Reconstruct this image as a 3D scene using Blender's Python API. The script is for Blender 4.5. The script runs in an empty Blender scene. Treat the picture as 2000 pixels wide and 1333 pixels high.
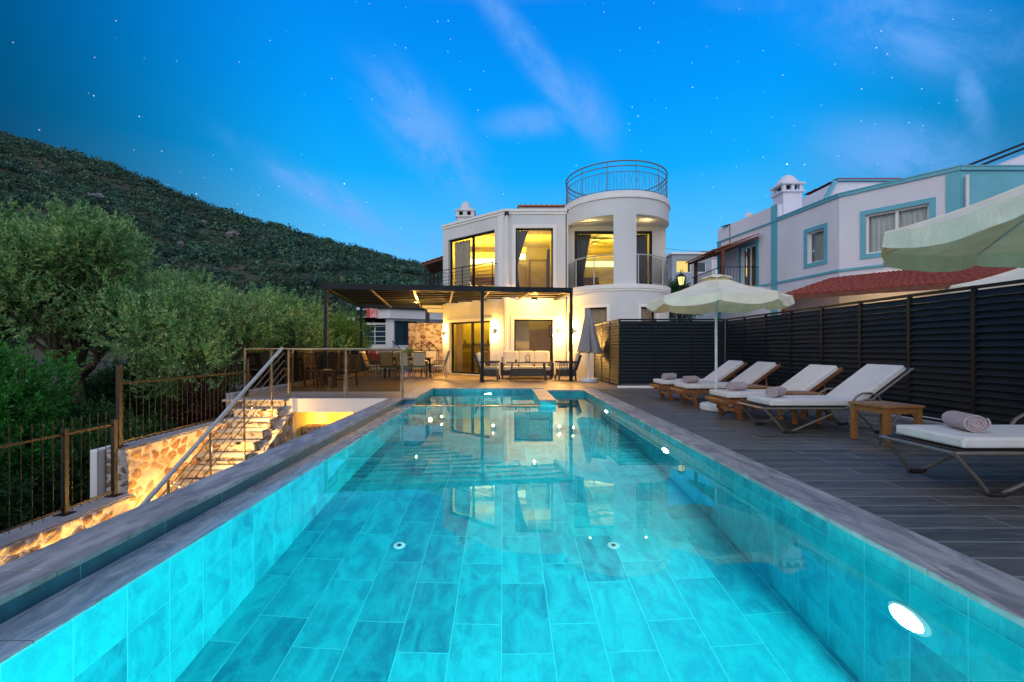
import bpy, math, random
import numpy as np
from mathutils import Vector, Matrix

random.seed(7)
rng = np.random.default_rng(11)
S = bpy.context.scene
COL = S.collection
R = math.radians
PI = math.pi

# ------------------------------------------------------------------ camera
CH = 1.1                                   # eye height above the deck
cam_d = bpy.data.cameras.new('camera')
cam = bpy.data.objects.new('camera', cam_d); COL.objects.link(cam)
cam.location = (0, 0, CH); cam.rotation_euler = (R(90), 0, 0)
cam_d.lens = 16.0; cam_d.sensor_width = 36.0
cam_d.shift_x = 0.0075; cam_d.shift_y = 0.00725
cam_d.clip_start = 0.05; cam_d.clip_end = 3000
S.camera = cam
S.view_settings.view_transform = 'Standard'
S.view_settings.look = 'None'
S.view_settings.exposure = 0.0
S.view_settings.gamma = 1.0
S.render.engine = 'CYCLES'
S.cycles.use_denoising = True
S.cycles.use_light_tree = True
S.cycles.max_bounces = 9
S.cycles.diffuse_bounces = 3
S.cycles.glossy_bounces = 4
S.cycles.transmission_bounces = 7
S.cycles.transparent_max_bounces = 14
S.cycles.sample_clamp_indirect = 5.0
S.cycles.caustics_reflective = False

# ------------------------------------------------------------------ world: evening sky
w = bpy.data.worlds.new('World'); S.world = w; w.use_nodes = True
nt = w.node_tree; N = nt.nodes; L = nt.links; N.clear()
def nd(tree, typ, **kw):
    n = tree.nodes.new(typ)
    for k, v in kw.items():
        setattr(n, k, v)
    return n
def sock(tree, s, v):
    if isinstance(v, bpy.types.NodeSocket): tree.links.new(v, s)
    else: s.default_value = v
def mth(tree, op, a, b=None, c=None, clamp=False):
    n = tree.nodes.new('ShaderNodeMath'); n.operation = op; n.use_clamp = clamp
    for i, v in enumerate((a, b, c)):
        if v is not None: sock(tree, n.inputs[i], v)
    return n.outputs[0]
def mixc(tree, f, a, b, blend='MIX'):
    n = tree.nodes.new('ShaderNodeMix'); n.data_type = 'RGBA'; n.blend_type = blend
    sock(tree, n.inputs[0], f)
    for i, v in ((6, a), (7, b)):
        if not isinstance(v, bpy.types.NodeSocket) and len(v) == 3: v = (*v, 1)
        sock(tree, n.inputs[i], v)
    return n.outputs[2]
def ramp(tree, f, stops):
    n = tree.nodes.new('ShaderNodeValToRGB')
    cr = n.color_ramp
    while len(cr.elements) < len(stops): cr.elements.new(0.5)
    for e, (p, c) in zip(cr.elements, stops):
        e.position = p
        e.color = (*c, 1) if len(c) == 3 else c
    sock(tree, n.inputs[0], f)
    return n.outputs[0]
def mrange(tree, v, a, b, c=0.0, d=1.0, smooth=True):
    n = tree.nodes.new('ShaderNodeMapRange')
    n.interpolation_type = 'SMOOTHSTEP' if smooth else 'LINEAR'
    sock(tree, n.inputs[0], v)
    for i, x in enumerate((a, b, c, d)): n.inputs[i + 1].default_value = x
    return n.outputs[0]
def noise(tree, vec, scale, detail=3, rough=0.5, dist=0.0):
    n = tree.nodes.new('ShaderNodeTexNoise')
    if vec is not None: tree.links.new(vec, n.inputs['Vector'])
    n.inputs['Scale'].default_value = scale; n.inputs['Detail'].default_value = detail
    n.inputs['Roughness'].default_value = rough; n.inputs['Distortion'].default_value = dist
    return n.outputs['Fac']
def mapping(tree, vec, loc=(0, 0, 0), rot=(0, 0, 0), scale=(1, 1, 1)):
    n = tree.nodes.new('ShaderNodeMapping')
    tree.links.new(vec, n.inputs['Vector'])
    n.inputs['Location'].default_value = loc; n.inputs['Rotation'].default_value = rot; n.inputs['Scale'].default_value = scale
    return n.outputs[0]

SUN_EL, SUN_ROT = R(24), R(205)
tc = N.new('ShaderNodeTexCoord'); D = tc.outputs['Generated']
sep = N.new('ShaderNodeSeparateXYZ'); L.new(D, sep.inputs[0])
dx, dy, dz = sep.outputs
# vertical gradient of the blue hour in the half of the sky over the hill and the villa
front = ramp(nt, dz, [(0.0, (0.28, 0.64, 1.0)), (0.10, (0.22, 0.60, 1.0)), (0.225, (0.09, 0.53, 1.0)), (0.35, (0.006, 0.42, 1.0)),
                      (0.46, (0.001, 0.34, 1.0)), (0.60, (0.001, 0.25, 0.90)), (0.80, (0.30, 0.42, 0.70)), (1.0, (0.44, 0.48, 0.64))])  # pale upper stops lie out of view, put in for neutral light
# darker and greener towards both sides
side = mrange(nt, dx, -0.28, -0.80)
front = mixc(nt, mth(nt, 'MULTIPLY', side, 0.97), front, (0.0, 0.04, 0.11))
side2 = mrange(nt, dx, 0.42, 0.95)
front = mixc(nt, mth(nt, 'MULTIPLY', side2, 0.97), front, (0.0, 0.04, 0.12))
# pale sky behind the viewer, added out of view to light the scene neutrally
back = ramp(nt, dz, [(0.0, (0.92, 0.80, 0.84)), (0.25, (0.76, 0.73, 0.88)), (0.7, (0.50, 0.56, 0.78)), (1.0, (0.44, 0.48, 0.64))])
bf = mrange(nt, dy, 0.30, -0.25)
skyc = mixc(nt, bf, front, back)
# thin evening clouds
uu = mth(nt, 'DIVIDE', dx, mth(nt, 'MAXIMUM', dy, 0.05)); vv_ = mth(nt, 'DIVIDE', dz, mth(nt, 'MAXIMUM', dy, 0.05))
def wisp(u0, v0, ang, la, lb, gain):
    c_, s_ = math.cos(R(ang)), math.sin(R(ang))
    a = mth(nt, 'SUBTRACT', uu, u0); b = mth(nt, 'SUBTRACT', vv_, v0)
    p = mth(nt, 'ADD', mth(nt, 'MULTIPLY', a, c_ / la), mth(nt, 'MULTIPLY', b, s_ / la))
    q = mth(nt, 'ADD', mth(nt, 'MULTIPLY', a, -s_ / lb), mth(nt, 'MULTIPLY', b, c_ / lb))
    r2 = mth(nt, 'ADD', mth(nt, 'MULTIPLY', p, p), mth(nt, 'MULTIPLY', q, q))
    return mth(nt, 'MULTIPLY', mth(nt, 'EXPONENT', mth(nt, 'MULTIPLY', r2, -1.0)), gain)
cm = mapping(nt, mapping(nt, D, rot=(0.0, R(-45), 0.0)), loc=(0.35, 0.1, 0.2), scale=(1.0, 1.0, 2.3))
cn = noise(nt, cm, 5.0, 12, 0.68, 0.5)
cn2 = noise(nt, D, 3.0, 5, 0.6, 0.6)
cf = None
for a_ in ((-.40, .34, -31, .22, .035, 1.0), (-.17, .47, -50, .20, .075, .9), (.08, .62, -52, .26, .035, .9), (.07, .50, 5, .12, .035, .8), (.19, .52, -60, .10, .05, .8),
           (.92, .70, -12, .26, .10, 1.0), (1.03, .55, -75, .12, .035, .9), (.90, .42, -8, .24, .08, .95), (-.10, .20, -20, .30, .06, .6), (.62, .76, 0, .2, .03, .5)):
    w_ = wisp(*a_); cf = w_ if cf is None else mth(nt, 'MAXIMUM', cf, w_)
cf = mth(nt, 'MULTIPLY', mrange(nt, cf, 0.05, 0.95), mth(nt, 'ADD', mth(nt, 'MULTIPLY', mrange(nt, cn, 0.34, 0.62), 0.85), 0.15))
cf = mth(nt, 'MULTIPLY', cf, mrange(nt, dy, 0.1, 0.3))
cf = mth(nt, 'MAXIMUM', cf, mth(nt, 'MULTIPLY', mrange(nt, cn2, 0.5, 0.75), mrange(nt, dy, 0.1, -0.3)))
skyc = mixc(nt, mth(nt, 'MULTIPLY', cf, 0.72), skyc, (0.17, 0.44, 0.98))
# nishita sky mixed in at twilight strength
sk = N.new('ShaderNodeTexSky'); sk.sky_type = 'NISHITA'; sk.sun_disc = False
sk.sun_elevation = SUN_EL; sk.sun_rotation = SUN_ROT
sc_ = mixc(nt, 1.0, sk.outputs[0], (0.010, 0.011, 0.012), 'MULTIPLY')
skyc = mixc(nt, mth(nt, 'MULTIPLY', bf, 1.0), skyc, mixc(nt, 1.0, skyc, sc_, 'ADD'))
# stars
def stars(scale, r, gain, thr):
    v = N.new('ShaderNodeTexVoronoi'); v.feature = 'F1'
    L.new(D, v.inputs['Vector']); v.inputs['Scale'].default_value = scale
    s = mrange(nt, v.outputs['Distance'], r, r * 0.25)
    sp = N.new('ShaderNodeSeparateColor'); L.new(v.outputs['Color'], sp.inputs[0])
    b = mrange(nt, sp.outputs[0], thr, 1.0, 0.0, gain, False)
    return mth(nt, 'MULTIPLY', s, b)
st = mth(nt, 'ADD', stars(26, 0.040, 2.2, 0.4), stars(62, 0.08, 0.8, 0.2))
st = mth(nt, 'MULTIPLY', st, mrange(nt, dy, 0.0, 0.2))
stc = mixc(nt, 1.0, (0.85, 0.95, 1.0), st, 'MULTIPLY')
cmb = N.new('ShaderNodeCombineColor')
for i in range(3): L.new(st, cmb.inputs[i])
skyc = mixc(nt, 1.0, skyc, cmb.outputs[0], 'ADD')
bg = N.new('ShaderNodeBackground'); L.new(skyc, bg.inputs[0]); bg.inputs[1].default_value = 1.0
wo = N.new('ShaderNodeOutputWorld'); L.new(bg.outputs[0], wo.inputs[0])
w.cycles.sampling_method = 'MANUAL'; w.cycles.sample_map_resolution = 1024

# the last daylight: a very broad soft lamp from the west
sun_d = bpy.data.lights.new('sun', 'SUN'); sun_d.energy = 0.85; sun_d.angle = R(60); sun_d.color = (1.0, 0.94, 0.86)
sun = bpy.data.objects.new('sun', sun_d); COL.objects.link(sun)
sd = Vector((math.sin(SUN_ROT) * math.cos(SUN_EL), math.cos(SUN_ROT) * math.cos(SUN_EL), math.sin(SUN_EL)))
sun.rotation_euler = sd.to_track_quat('Z', 'Y').to_euler()

# ------------------------------------------------------------------ materials
MATS = {}
def newmat(name):
    m = bpy.data.materials.new(name); m.use_nodes = True; m.node_tree.nodes.clear()
    o = m.node_tree.nodes.new('ShaderNodeOutputMaterial')
    MATS[name] = m
    return m, m.node_tree, o
def coord(t, kind='pos'):
    if kind == 'pos': return t.nodes.new('ShaderNodeNewGeometry').outputs['Position']
    return t.nodes.new('ShaderNodeTexCoord').outputs['Object']
def princ(t, o, color, rough=0.6, metal=0.0, normal=None, **kw):
    p = t.nodes.new('ShaderNodeBsdfPrincipled')
    if isinstance(color, tuple) and len(color) == 3: color = (*color, 1)
    sock(t, p.inputs['Base Color'], color)
    sock(t, p.inputs['Roughness'], rough); p.inputs['Metallic'].default_value = metal
    for k, v in kw.items(): sock(t, p.inputs[k.replace('_', ' ')], v)
    if normal is not None: t.links.new(normal, p.inputs['Normal'])
    if o is not None: t.links.new(p.outputs[0], o.inputs[0])
    return p
def bump(t, h, strength=0.3, dist=0.01):
    b = t.nodes.new('ShaderNodeBump'); b.inputs['Strength'].default_value = strength; b.inputs['Distance'].default_value = dist
    t.links.new(h, b.inputs['Height']); return b.outputs[0]
def simple(name, c1, c2=None, scale=6, rough=0.6, metal=0.0, bstr=0.15, bscale=None, kind='obj', stretch=(1, 1, 1), detail=4, dist=0.0, **kw):
    m, t, o = newmat(name)
    c2 = c2 or tuple(x * 0.8 for x in c1)
    v = mapping(t, coord(t, kind), scale=stretch)
    n = noise(t, v, scale, detail, 0.6, dist)
    col = mixc(t, mrange(t, n, 0.3, 0.7), c1, c2)
    n2 = noise(t, v, bscale or scale * 6, 3)
    rr = mth(t, 'ADD', rough - 0.08, mth(t, 'MULTIPLY', n, 0.16))
    princ(t, o, col, rr, metal, bump(t, n2, bstr, 0.01), **kw)
    return m
def emit(name, col, s):
    m, t, o = newmat(name)
    e = t.nodes.new('ShaderNodeEmission'); e.inputs[0].default_value = (*col, 1); e.inputs[1].default_value = s
    t.links.new(e.outputs[0], o.inputs[0]); return m

simple('plaster', (0.68, 0.70, 0.70), (0.59, 0.61, 0.61), 0.6, 0.85, bstr=0.2, bscale=60, detail=9, stretch=(1, 1, .4))
simple('plaster_trim', (0.82, 0.81, 0.79), (0.77, 0.76, 0.74), 2, 0.8, bstr=0.08, bscale=60)
simple('room_plaster', (0.78, 0.70, 0.32), (0.75, 0.66, 0.29), 1.2, 0.9, bstr=0.05)
simple('room_floor', (0.30, 0.20, 0.11), (0.22, 0.14, 0.08), 3, 0.4, stretch=(1, 8, 1))
simple('pink_plaster', (0.72, 0.74, 0.82), (0.62, 0.64, 0.72), 0.7, 0.85, bstr=0.25, bscale=50, detail=9, stretch=(1, 1, .35))
simple('teal_trim', (0.13, 0.45, 0.56), (0.11, 0.40, 0.50), 2, 0.6, bstr=0.06)
simple('dark_metal', (0.006, 0.012, 0.017), (0.004, 0.009, 0.013), 4, 0.5, 0.0, bstr=0.03, Specular_IOR_Level=0.22)
simple('louvre_metal', (0.22, 0.185, 0.11), (0.18, 0.15, 0.09), 4, 0.5, 0.0, bstr=0.03)  # lamplit gold of the pergola rafters is put into this brown
simple('black_iron', (0.010, 0.009, 0.009), (0.016, 0.012, 0.010), 8, 0.5, 0.2, bstr=0.1)
simple('bronze_metal', (0.24, 0.22, 0.20), (0.19, 0.17, 0.15), 8, 0.38, 0.6, bstr=0.03)
simple('roof_rail', (0.17, 0.19, 0.20), None, 8, 0.45)
simple('steel', (0.27, 0.24, 0.15), (0.22, 0.19, 0.12), 8, 0.38, 0.7, bstr=0.02)
simple('grey_paint', (0.48, 0.52, 0.50), (0.40, 0.44, 0.43), 8, 0.4, 0.2, bstr=0.02)
simple('white_paint', (0.70, 0.72, 0.72), (0.62, 0.64, 0.65), 3, 0.45, bstr=0.04)
simple('pole_white', (0.62, 0.68, 0.70), (0.55, 0.61, 0.64), 5, 0.35, bstr=0.02)
simple('plastic_white', (0.62, 0.68, 0.72), (0.52, 0.58, 0.62), 4, 0.5, bstr=0.08)
simple('cushion', (0.66, 0.66, 0.66), (0.60, 0.60, 0.61), 5, 0.9, bstr=0.25, bscale=160)
simple('cream_cushion', (0.74, 0.66, 0.50), (0.66, 0.58, 0.42), 5, 0.9, bstr=0.25, bscale=120)
simple('red_cushion', (0.45, 0.05, 0.04), (0.36, 0.04, 0.03), 5, 0.9)
simple('green_cushion', (0.04, 0.16, 0.08), (0.03, 0.12, 0.06), 5, 0.9)
simple('towel', (0.46, 0.37, 0.40), (0.38, 0.30, 0.33), 30, 0.95, bstr=0.6, bscale=220)
simple('teak', (0.24, 0.085, 0.028), (0.13, 0.042, 0.014), 5, 0.45, stretch=(1, 9, 9), bstr=0.12, bscale=20, dist=0.6)
simple('teak_light', (0.34, 0.155, 0.045), (0.22, 0.095, 0.028), 5, 0.5, stretch=(1, 9, 9), bstr=0.12, bscale=20, dist=0.6)
simple('brown_wood', (0.10, 0.045, 0.02), (0.06, 0.027, 0.012), 5, 0.5, stretch=(6, 6, 1))
simple('rubber', (0.012, 0.012, 0.013), None, 6, 0.6)
simple('curtain_grey', (0.10, 0.12, 0.13), (0.08, 0.095, 0.10), 4, 0.9, kind='obj')
simple('curtain_cream', (0.62, 0.56, 0.42), (0.52, 0.46, 0.34), 4, 0.9)
simple('curtain_white', (0.74, 0.84, 0.84), (0.66, 0.76, 0.76), 4, 0.9)
simple('panel_taupe', (0.33, 0.25, 0.17), (0.27, 0.20, 0.14), 2, 0.7, stretch=(1, 1, 6))
simple('slate_coping', (0.15, 0.155, 0.165), (0.38, 0.375, 0.385), 2.6, 0.5, kind='pos', stretch=(2.6, 0.7, 1), detail=9, dist=1.4, bstr=0.25, bscale=40)
simple('stone_cap', (0.30, 0.31, 0.33), (0.22, 0.23, 0.25), 3, 0.7, kind='pos', detail=8, bstr=0.4, bscale=30)
simple('concrete', (0.42, 0.41, 0.38), (0.34, 0.33, 0.31), 2, 0.85, kind='pos', bstr=0.3)
simple('soil', (0.045, 0.034, 0.022), (0.025, 0.022, 0.014), 1.5, 0.95, kind='pos', bstr=1.0, bscale=6)
simple('asphalt', (0.05, 0.05, 0.052), (0.04, 0.04, 0.042), 8, 0.9, kind='pos')
simple('bark', (0.10, 0.075, 0.055), (0.05, 0.038, 0.028), 8, 0.95, stretch=(1, 1, 0.25), bstr=1.0, bscale=18)
simple('terracotta', (0.30, 0.055, 0.035), (0.17, 0.032, 0.024), 9, 0.75, detail=6, bstr=0.3, bscale=30)
simple('orange_tile', (0.50, 0.15, 0.06), (0.36, 0.10, 0.04), 7, 0.75, detail=6, bstr=0.3)
simple('roof_beam', (0.16, 0.045, 0.022), (0.09, 0.028, 0.014), 6, 0.6)
simple('boulder', (0.20, 0.215, 0.22), (0.07, 0.075, 0.08), 0.5, 0.95, kind='pos', bstr=1.0, bscale=2)
simple('wicker', (0.055, 0.045, 0.036), (0.03, 0.024, 0.02), 90, 0.6, bstr=0.9, bscale=120)
simple('blue_grey_wall', (0.33, 0.38, 0.42), (0.28, 0.33, 0.37), 1, 0.8)
simple('navy_wall', (0.05, 0.13, 0.19), (0.04, 0.10, 0.15), 1, 0.7)
simple('plank_fence', (0.16, 0.09, 0.04), (0.09, 0.05, 0.025), 9, 0.8, stretch=(4, 4, 0.6))
simple('leaf_soil', (0.05, 0.06, 0.02), None, 6, 0.9)
simple('red_sign', (0.55, 0.03, 0.04), (0.5, 0.03, 0.04), 6, 0.5)
simple('chrome_white', (0.75, 0.78, 0.78), (0.7, 0.73, 0.73), 6, 0.3)
simple('wall_shade', (0.60, 0.56, 0.46), None, 6, 0.9)

# canopy fabric: cream cloth that lets some light through
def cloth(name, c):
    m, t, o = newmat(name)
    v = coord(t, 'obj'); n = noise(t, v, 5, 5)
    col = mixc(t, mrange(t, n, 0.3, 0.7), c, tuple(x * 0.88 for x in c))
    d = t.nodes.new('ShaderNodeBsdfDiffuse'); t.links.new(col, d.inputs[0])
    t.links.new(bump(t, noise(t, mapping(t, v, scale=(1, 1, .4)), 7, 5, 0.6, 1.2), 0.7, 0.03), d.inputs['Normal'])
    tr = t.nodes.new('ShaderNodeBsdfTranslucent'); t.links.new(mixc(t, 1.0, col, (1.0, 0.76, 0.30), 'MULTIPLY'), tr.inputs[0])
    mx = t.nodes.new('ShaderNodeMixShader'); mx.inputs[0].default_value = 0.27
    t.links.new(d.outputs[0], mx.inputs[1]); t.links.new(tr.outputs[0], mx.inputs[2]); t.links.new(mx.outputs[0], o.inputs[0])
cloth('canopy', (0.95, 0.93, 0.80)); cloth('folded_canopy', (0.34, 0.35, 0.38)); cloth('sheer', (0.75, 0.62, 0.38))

def leafmat(name, cols, rough=0.55, tl=0.3, spec=0.3):
    m, t, o = newmat(name)
    g = t.nodes.new('ShaderNodeNewGeometry')
    rnd = g.outputs['Random Per Island']
    col = ramp(t, rnd, [(i / (len(cols) - 1), c) for i, c in enumerate(cols)])
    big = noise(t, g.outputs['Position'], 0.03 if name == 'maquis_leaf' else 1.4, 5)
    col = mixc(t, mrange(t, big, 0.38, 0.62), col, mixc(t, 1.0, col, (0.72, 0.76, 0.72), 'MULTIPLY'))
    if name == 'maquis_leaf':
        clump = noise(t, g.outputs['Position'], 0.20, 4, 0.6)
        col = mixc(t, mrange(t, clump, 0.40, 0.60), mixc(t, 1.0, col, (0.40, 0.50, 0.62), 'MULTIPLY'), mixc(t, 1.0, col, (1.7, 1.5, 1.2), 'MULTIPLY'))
    p = princ(t, None, col, rough, Specular_IOR_Level=spec)
    tr = t.nodes.new('ShaderNodeBsdfTranslucent'); t.links.new(col, tr.inputs[0])
    mx = t.nodes.new('ShaderNodeMixShader'); mx.inputs[0].default_value = tl
    t.links.new(p.outputs[0], mx.inputs[1]); t.links.new(tr.outputs[0], mx.inputs[2]); t.links.new(mx.outputs[0], o.inputs[0])
leafmat('olive_leaf', [(0.03, 0.18, 0.07), (0.19, 0.44, 0.16), (0.64, 0.78, 0.30), (0.06, 0.25, 0.09), (0.30, 0.55, 0.20)], tl=0.4)
leafmat('dark_leaf', [(0.015, 0.07, 0.02), (0.04, 0.12, 0.03), (0.025, 0.09, 0.03)])
leafmat('fresh_leaf', [(0.015, 0.17, 0.03), (0.07, 0.34, 0.05), (0.02, 0.12, 0.03)])
leafmat('bamboo_leaf', [(0.07, 0.22, 0.03), (0.24, 0.38, 0.05), (0.04, 0.15, 0.04)])
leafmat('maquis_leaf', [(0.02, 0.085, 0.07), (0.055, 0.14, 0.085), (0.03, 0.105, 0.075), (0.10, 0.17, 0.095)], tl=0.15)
leafmat('red_leaf', [(0.035, 0.010, 0.008), (0.02, 0.012, 0.008)])

# thin glass
def thin_glass(name, tint, refl=0.9, rough=0.0):
    m, t, o = newmat(name)
    a = t.nodes.new('ShaderNodeBsdfTransparent'); a.inputs[0].default_value = (*tint, 1)
    b = t.nodes.new('ShaderNodeBsdfGlossy'); b.inputs['Roughness'].default_value = rough; b.inputs[0].default_value = (refl, refl, refl, 1)
    fr = t.nodes.new('ShaderNodeFresnel'); fr.inputs[0].default_value = 1.45
    mx = t.nodes.new('ShaderNodeMixShader'); t.links.new(fr.outputs[0], mx.inputs[0])
    t.links.new(a.outputs[0], mx.inputs[1]); t.links.new(b.outputs[0], mx.inputs[2]); t.links.new(mx.outputs[0], o.inputs[0])
thin_glass('glass', (0.92, 0.93, 0.92)); thin_glass('tinted_glass', (0.66, 0.58, 0.42)); thin_glass('rail_glass', (0.55, 0.55, 0.52))
m, t, o = newmat('dark_glass')
princ(t, o, (0.02, 0.05, 0.07), 0.05)

# pool tiles
def brick(t, vec, bw, rh, c1, c2, mort, ms, offset=0.5, freq=2):
    b = t.nodes.new('ShaderNodeTexBrick'); t.links.new(vec, b.inputs['Vector'])
    b.offset = offset; b.offset_frequency = freq
    b.inputs['Color1'].default_value = (*c1, 1); b.inputs['Color2'].default_value = (*c2, 1); b.inputs['Mortar'].default_value = (*mort, 1)
    b.inputs['Scale'].default_value = 1; b.inputs['Mortar Size'].default_value = ms; b.inputs['Mortar Smooth'].default_value = 0.3
    b.inputs['Brick Width'].default_value = bw; b.inputs['Row Height'].default_value = rh; b.inputs['Bias'].default_value = 0
    return b
def axes(t, src, order, loc=(0, 0)):
    s = t.nodes.new('ShaderNodeSeparateXYZ'); t.links.new(src, s.inputs[0])
    c = t.nodes.new('ShaderNodeCombineXYZ')
    for i, a in enumerate(order):
        t.links.new(mth(t, 'ADD', s.outputs['XYZ'.index(a)], loc[i]), c.inputs[i])
    return c.outputs[0]
def pooltile(name, order, bw, rh, offset, loc, dark=(0.001, 0.11, 0.17), light=(0.012, 0.47, 0.52), ms=0.0032, streak=(0.8, 5, 1)):
    m, t, o = newmat(name)
    P = coord(t, 'pos'); v = axes(t, P, order, loc)
    b = brick(t, v, bw, rh, (0, 0, 0), (1, 1, 1), (1, 1, 1), ms, offset)
    shift = mixc(t, 1.0, b.outputs['Color'], (7.0, 3.0, 5.0), 'MULTIPLY')
    vs = t.nodes.new('ShaderNodeVectorMath'); vs.operation = 'ADD'
    t.links.new(mapping(t, v, scale=streak), vs.inputs[0]); t.links.new(shift, vs.inputs[1])
    n1 = noise(t, vs.outputs[0], 1.9, 10, 0.66, 0.7)
    n2 = noise(t, vs.outputs[0], 14, 4, 0.6, 0.5)
    f = mth(t, 'ADD', mth(t, 'MULTIPLY', mrange(t, n1, 0.30, 0.68), 0.9), mth(t, 'MULTIPLY', mth(t, 'SUBTRACT', n2, 0.5), 0.4))
    s = t.nodes.new('ShaderNodeSeparateColor'); t.links.new(b.outputs['Color'], s.inputs[0])
    f = mth(t, 'ADD', mth(t, 'MULTIPLY', f, 0.62), mth(t, 'MULTIPLY', s.outputs[0], 0.45), clamp=True)
    col = mixc(t, f, dark, light)
    n3 = noise(t, vs.outputs[0], 45, 5, 0.7, 0.3)
    col = mixc(t, mth(t, 'MULTIPLY', mrange(t, n3, 0.35, 0.7), 0.28), col, dark)
    col = mixc(t, mth(t, 'MULTIPLY', b.outputs['Fac'], 0.8), col, (0.08, 0.52, 0.55))
    princ(t, o, col, 0.35)
pooltile('pool_floor_tile', 'YX', 0.70, 0.35, 0.37, (0.2, 0.02), streak=(1.6, 3.2, 1))
pooltile('pool_wall_tile', 'YZ', 0.300, 0.60, 0.0, (0.02, 0.13), streak=(4, 1.2, 1))
pooltile('pool_end_tile', 'XZ', 0.306, 0.60, 0.0, (0.05, 0.13), streak=(4, 1.2, 1))
pooltile('splash_tile', 'YZ', 0.60, 0.60, 0.0, (0.0, 0.30), dark=(0.010, 0.07, 0.11), light=(0.03, 0.16, 0.21), streak=(4, 1.2, 1))

# wood look porcelain planks
def planks(name, bw, rh, c1, c2, mort, order='XY', ms=0.0035):
    m, t, o = newmat(name)
    P = coord(t, 'pos'); v = axes(t, P, order, (0, 0))
    b = brick(t, v, bw, rh, (0, 0, 0), (1, 1, 1), (1, 1, 1), ms, 0.37, 2)
    shift = mixc(t, 1.0, b.outputs['Color'], (9.0, 4.0, 6.0), 'MULTIPLY')
    vs = t.nodes.new('ShaderNodeVectorMath'); vs.operation = 'ADD'
    t.links.new(mapping(t, v, scale=(1.0, 7, 1)), vs.inputs[0]); t.links.new(shift, vs.inputs[1])
    n1 = noise(t, vs.outputs[0], 2.0, 8, 0.65, 0.9)
    n2 = noise(t, mapping(t, v, scale=(2, 30, 1)), 3, 4, 0.6)
    s = t.nodes.new('ShaderNodeSeparateColor'); t.links.new(b.outputs['Color'], s.inputs[0])
    f = mth(t, 'ADD', mth(t, 'MULTIPLY', mrange(t, n1, 0.3, 0.7), 0.6), mth(t, 'MULTIPLY', s.outputs[0], 0.35))
    f = mth(t, 'ADD', f, mth(t, 'MULTIPLY', mth(t, 'SUBTRACT', n2, 0.5), 0.4), clamp=True)
    col = mixc(t, f, c1, c2)
    st_ = noise(t, P, 0.9, 6, 0.65, 1.0)
    col = mixc(t, mth(t, 'MULTIPLY', mrange(t, st_, 0.40, 0.70), 0.45), col, mixc(t, 1.0, col, (1.7, 1.6, 1.55), 'MULTIPLY'))
    col = mixc(t, b.outputs['Fac'], col, mort)
    h = mth(t, 'SUBTRACT', mth(t, 'MULTIPLY', n2, 0.3), b.outputs['Fac'])
    princ(t, o, col, mth(t, 'ADD', 0.38, mth(t, 'MULTIPLY', n1, 0.25)), 0, bump(t, h, 0.35, 0.004))
planks('deck_planks', 1.2, 0.2, (0.020, 0.024, 0.026), (0.125, 0.122, 0.115), (0.27, 0.29, 0.30), ms=0.005)
planks('terrace_planks', 1.2, 0.2, (0.17, 0.125, 0.085), (0.30, 0.225, 0.16), (0.34, 0.28, 0.22))

# wet slate of the overflow ledge
m, t, o = newmat('wet_slate')
P = coord(t, 'pos')
b = brick(t, axes(t, P, 'YX', (0.1, 0.2)), 1.0, 2.0, (0, 0, 0), (1, 1, 1), (0, 0, 0), 0.003, 0.0)
n1 = noise(t, mapping(t, P, scale=(3.0, 0.9, 1)), 2.4, 8, 0.62, 2.0)
col = mixc(t, mrange(t, n1, 0.3, 0.7), (0.18, 0.26, 0.31), (0.42, 0.50, 0.54))
col = mixc(t, b.outputs['Fac'], col, (0.10, 0.12, 0.13))
nn = noise(t, mapping(t, P, scale=(2, 1.1, 1)), 2.5, 2)
princ(t, o, col, 0.16, 0, bump(t, nn, 0.16, 0.05), Coat_Weight=0.35, Coat_Roughness=0.06)

# water
m, t, o = newmat('water')
P = coord(t, 'pos')
nn = mth(t, 'ADD', noise(t, P, 1.1, 2), mth(t, 'MULTIPLY', noise(t, P, 5.0, 2), 0.12))
gl = t.nodes.new('ShaderNodeBsdfGlass'); gl.inputs['IOR'].default_value = 1.333; gl.inputs['Roughness'].default_value = 0.0
gl.inputs[0].default_value = (0.80, 0.99, 1.0, 1)
t.links.new(bump(t, nn, 0.05, 0.03), gl.inputs['Normal'])
t.links.new(gl.outputs[0], o.inputs[0])

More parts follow.
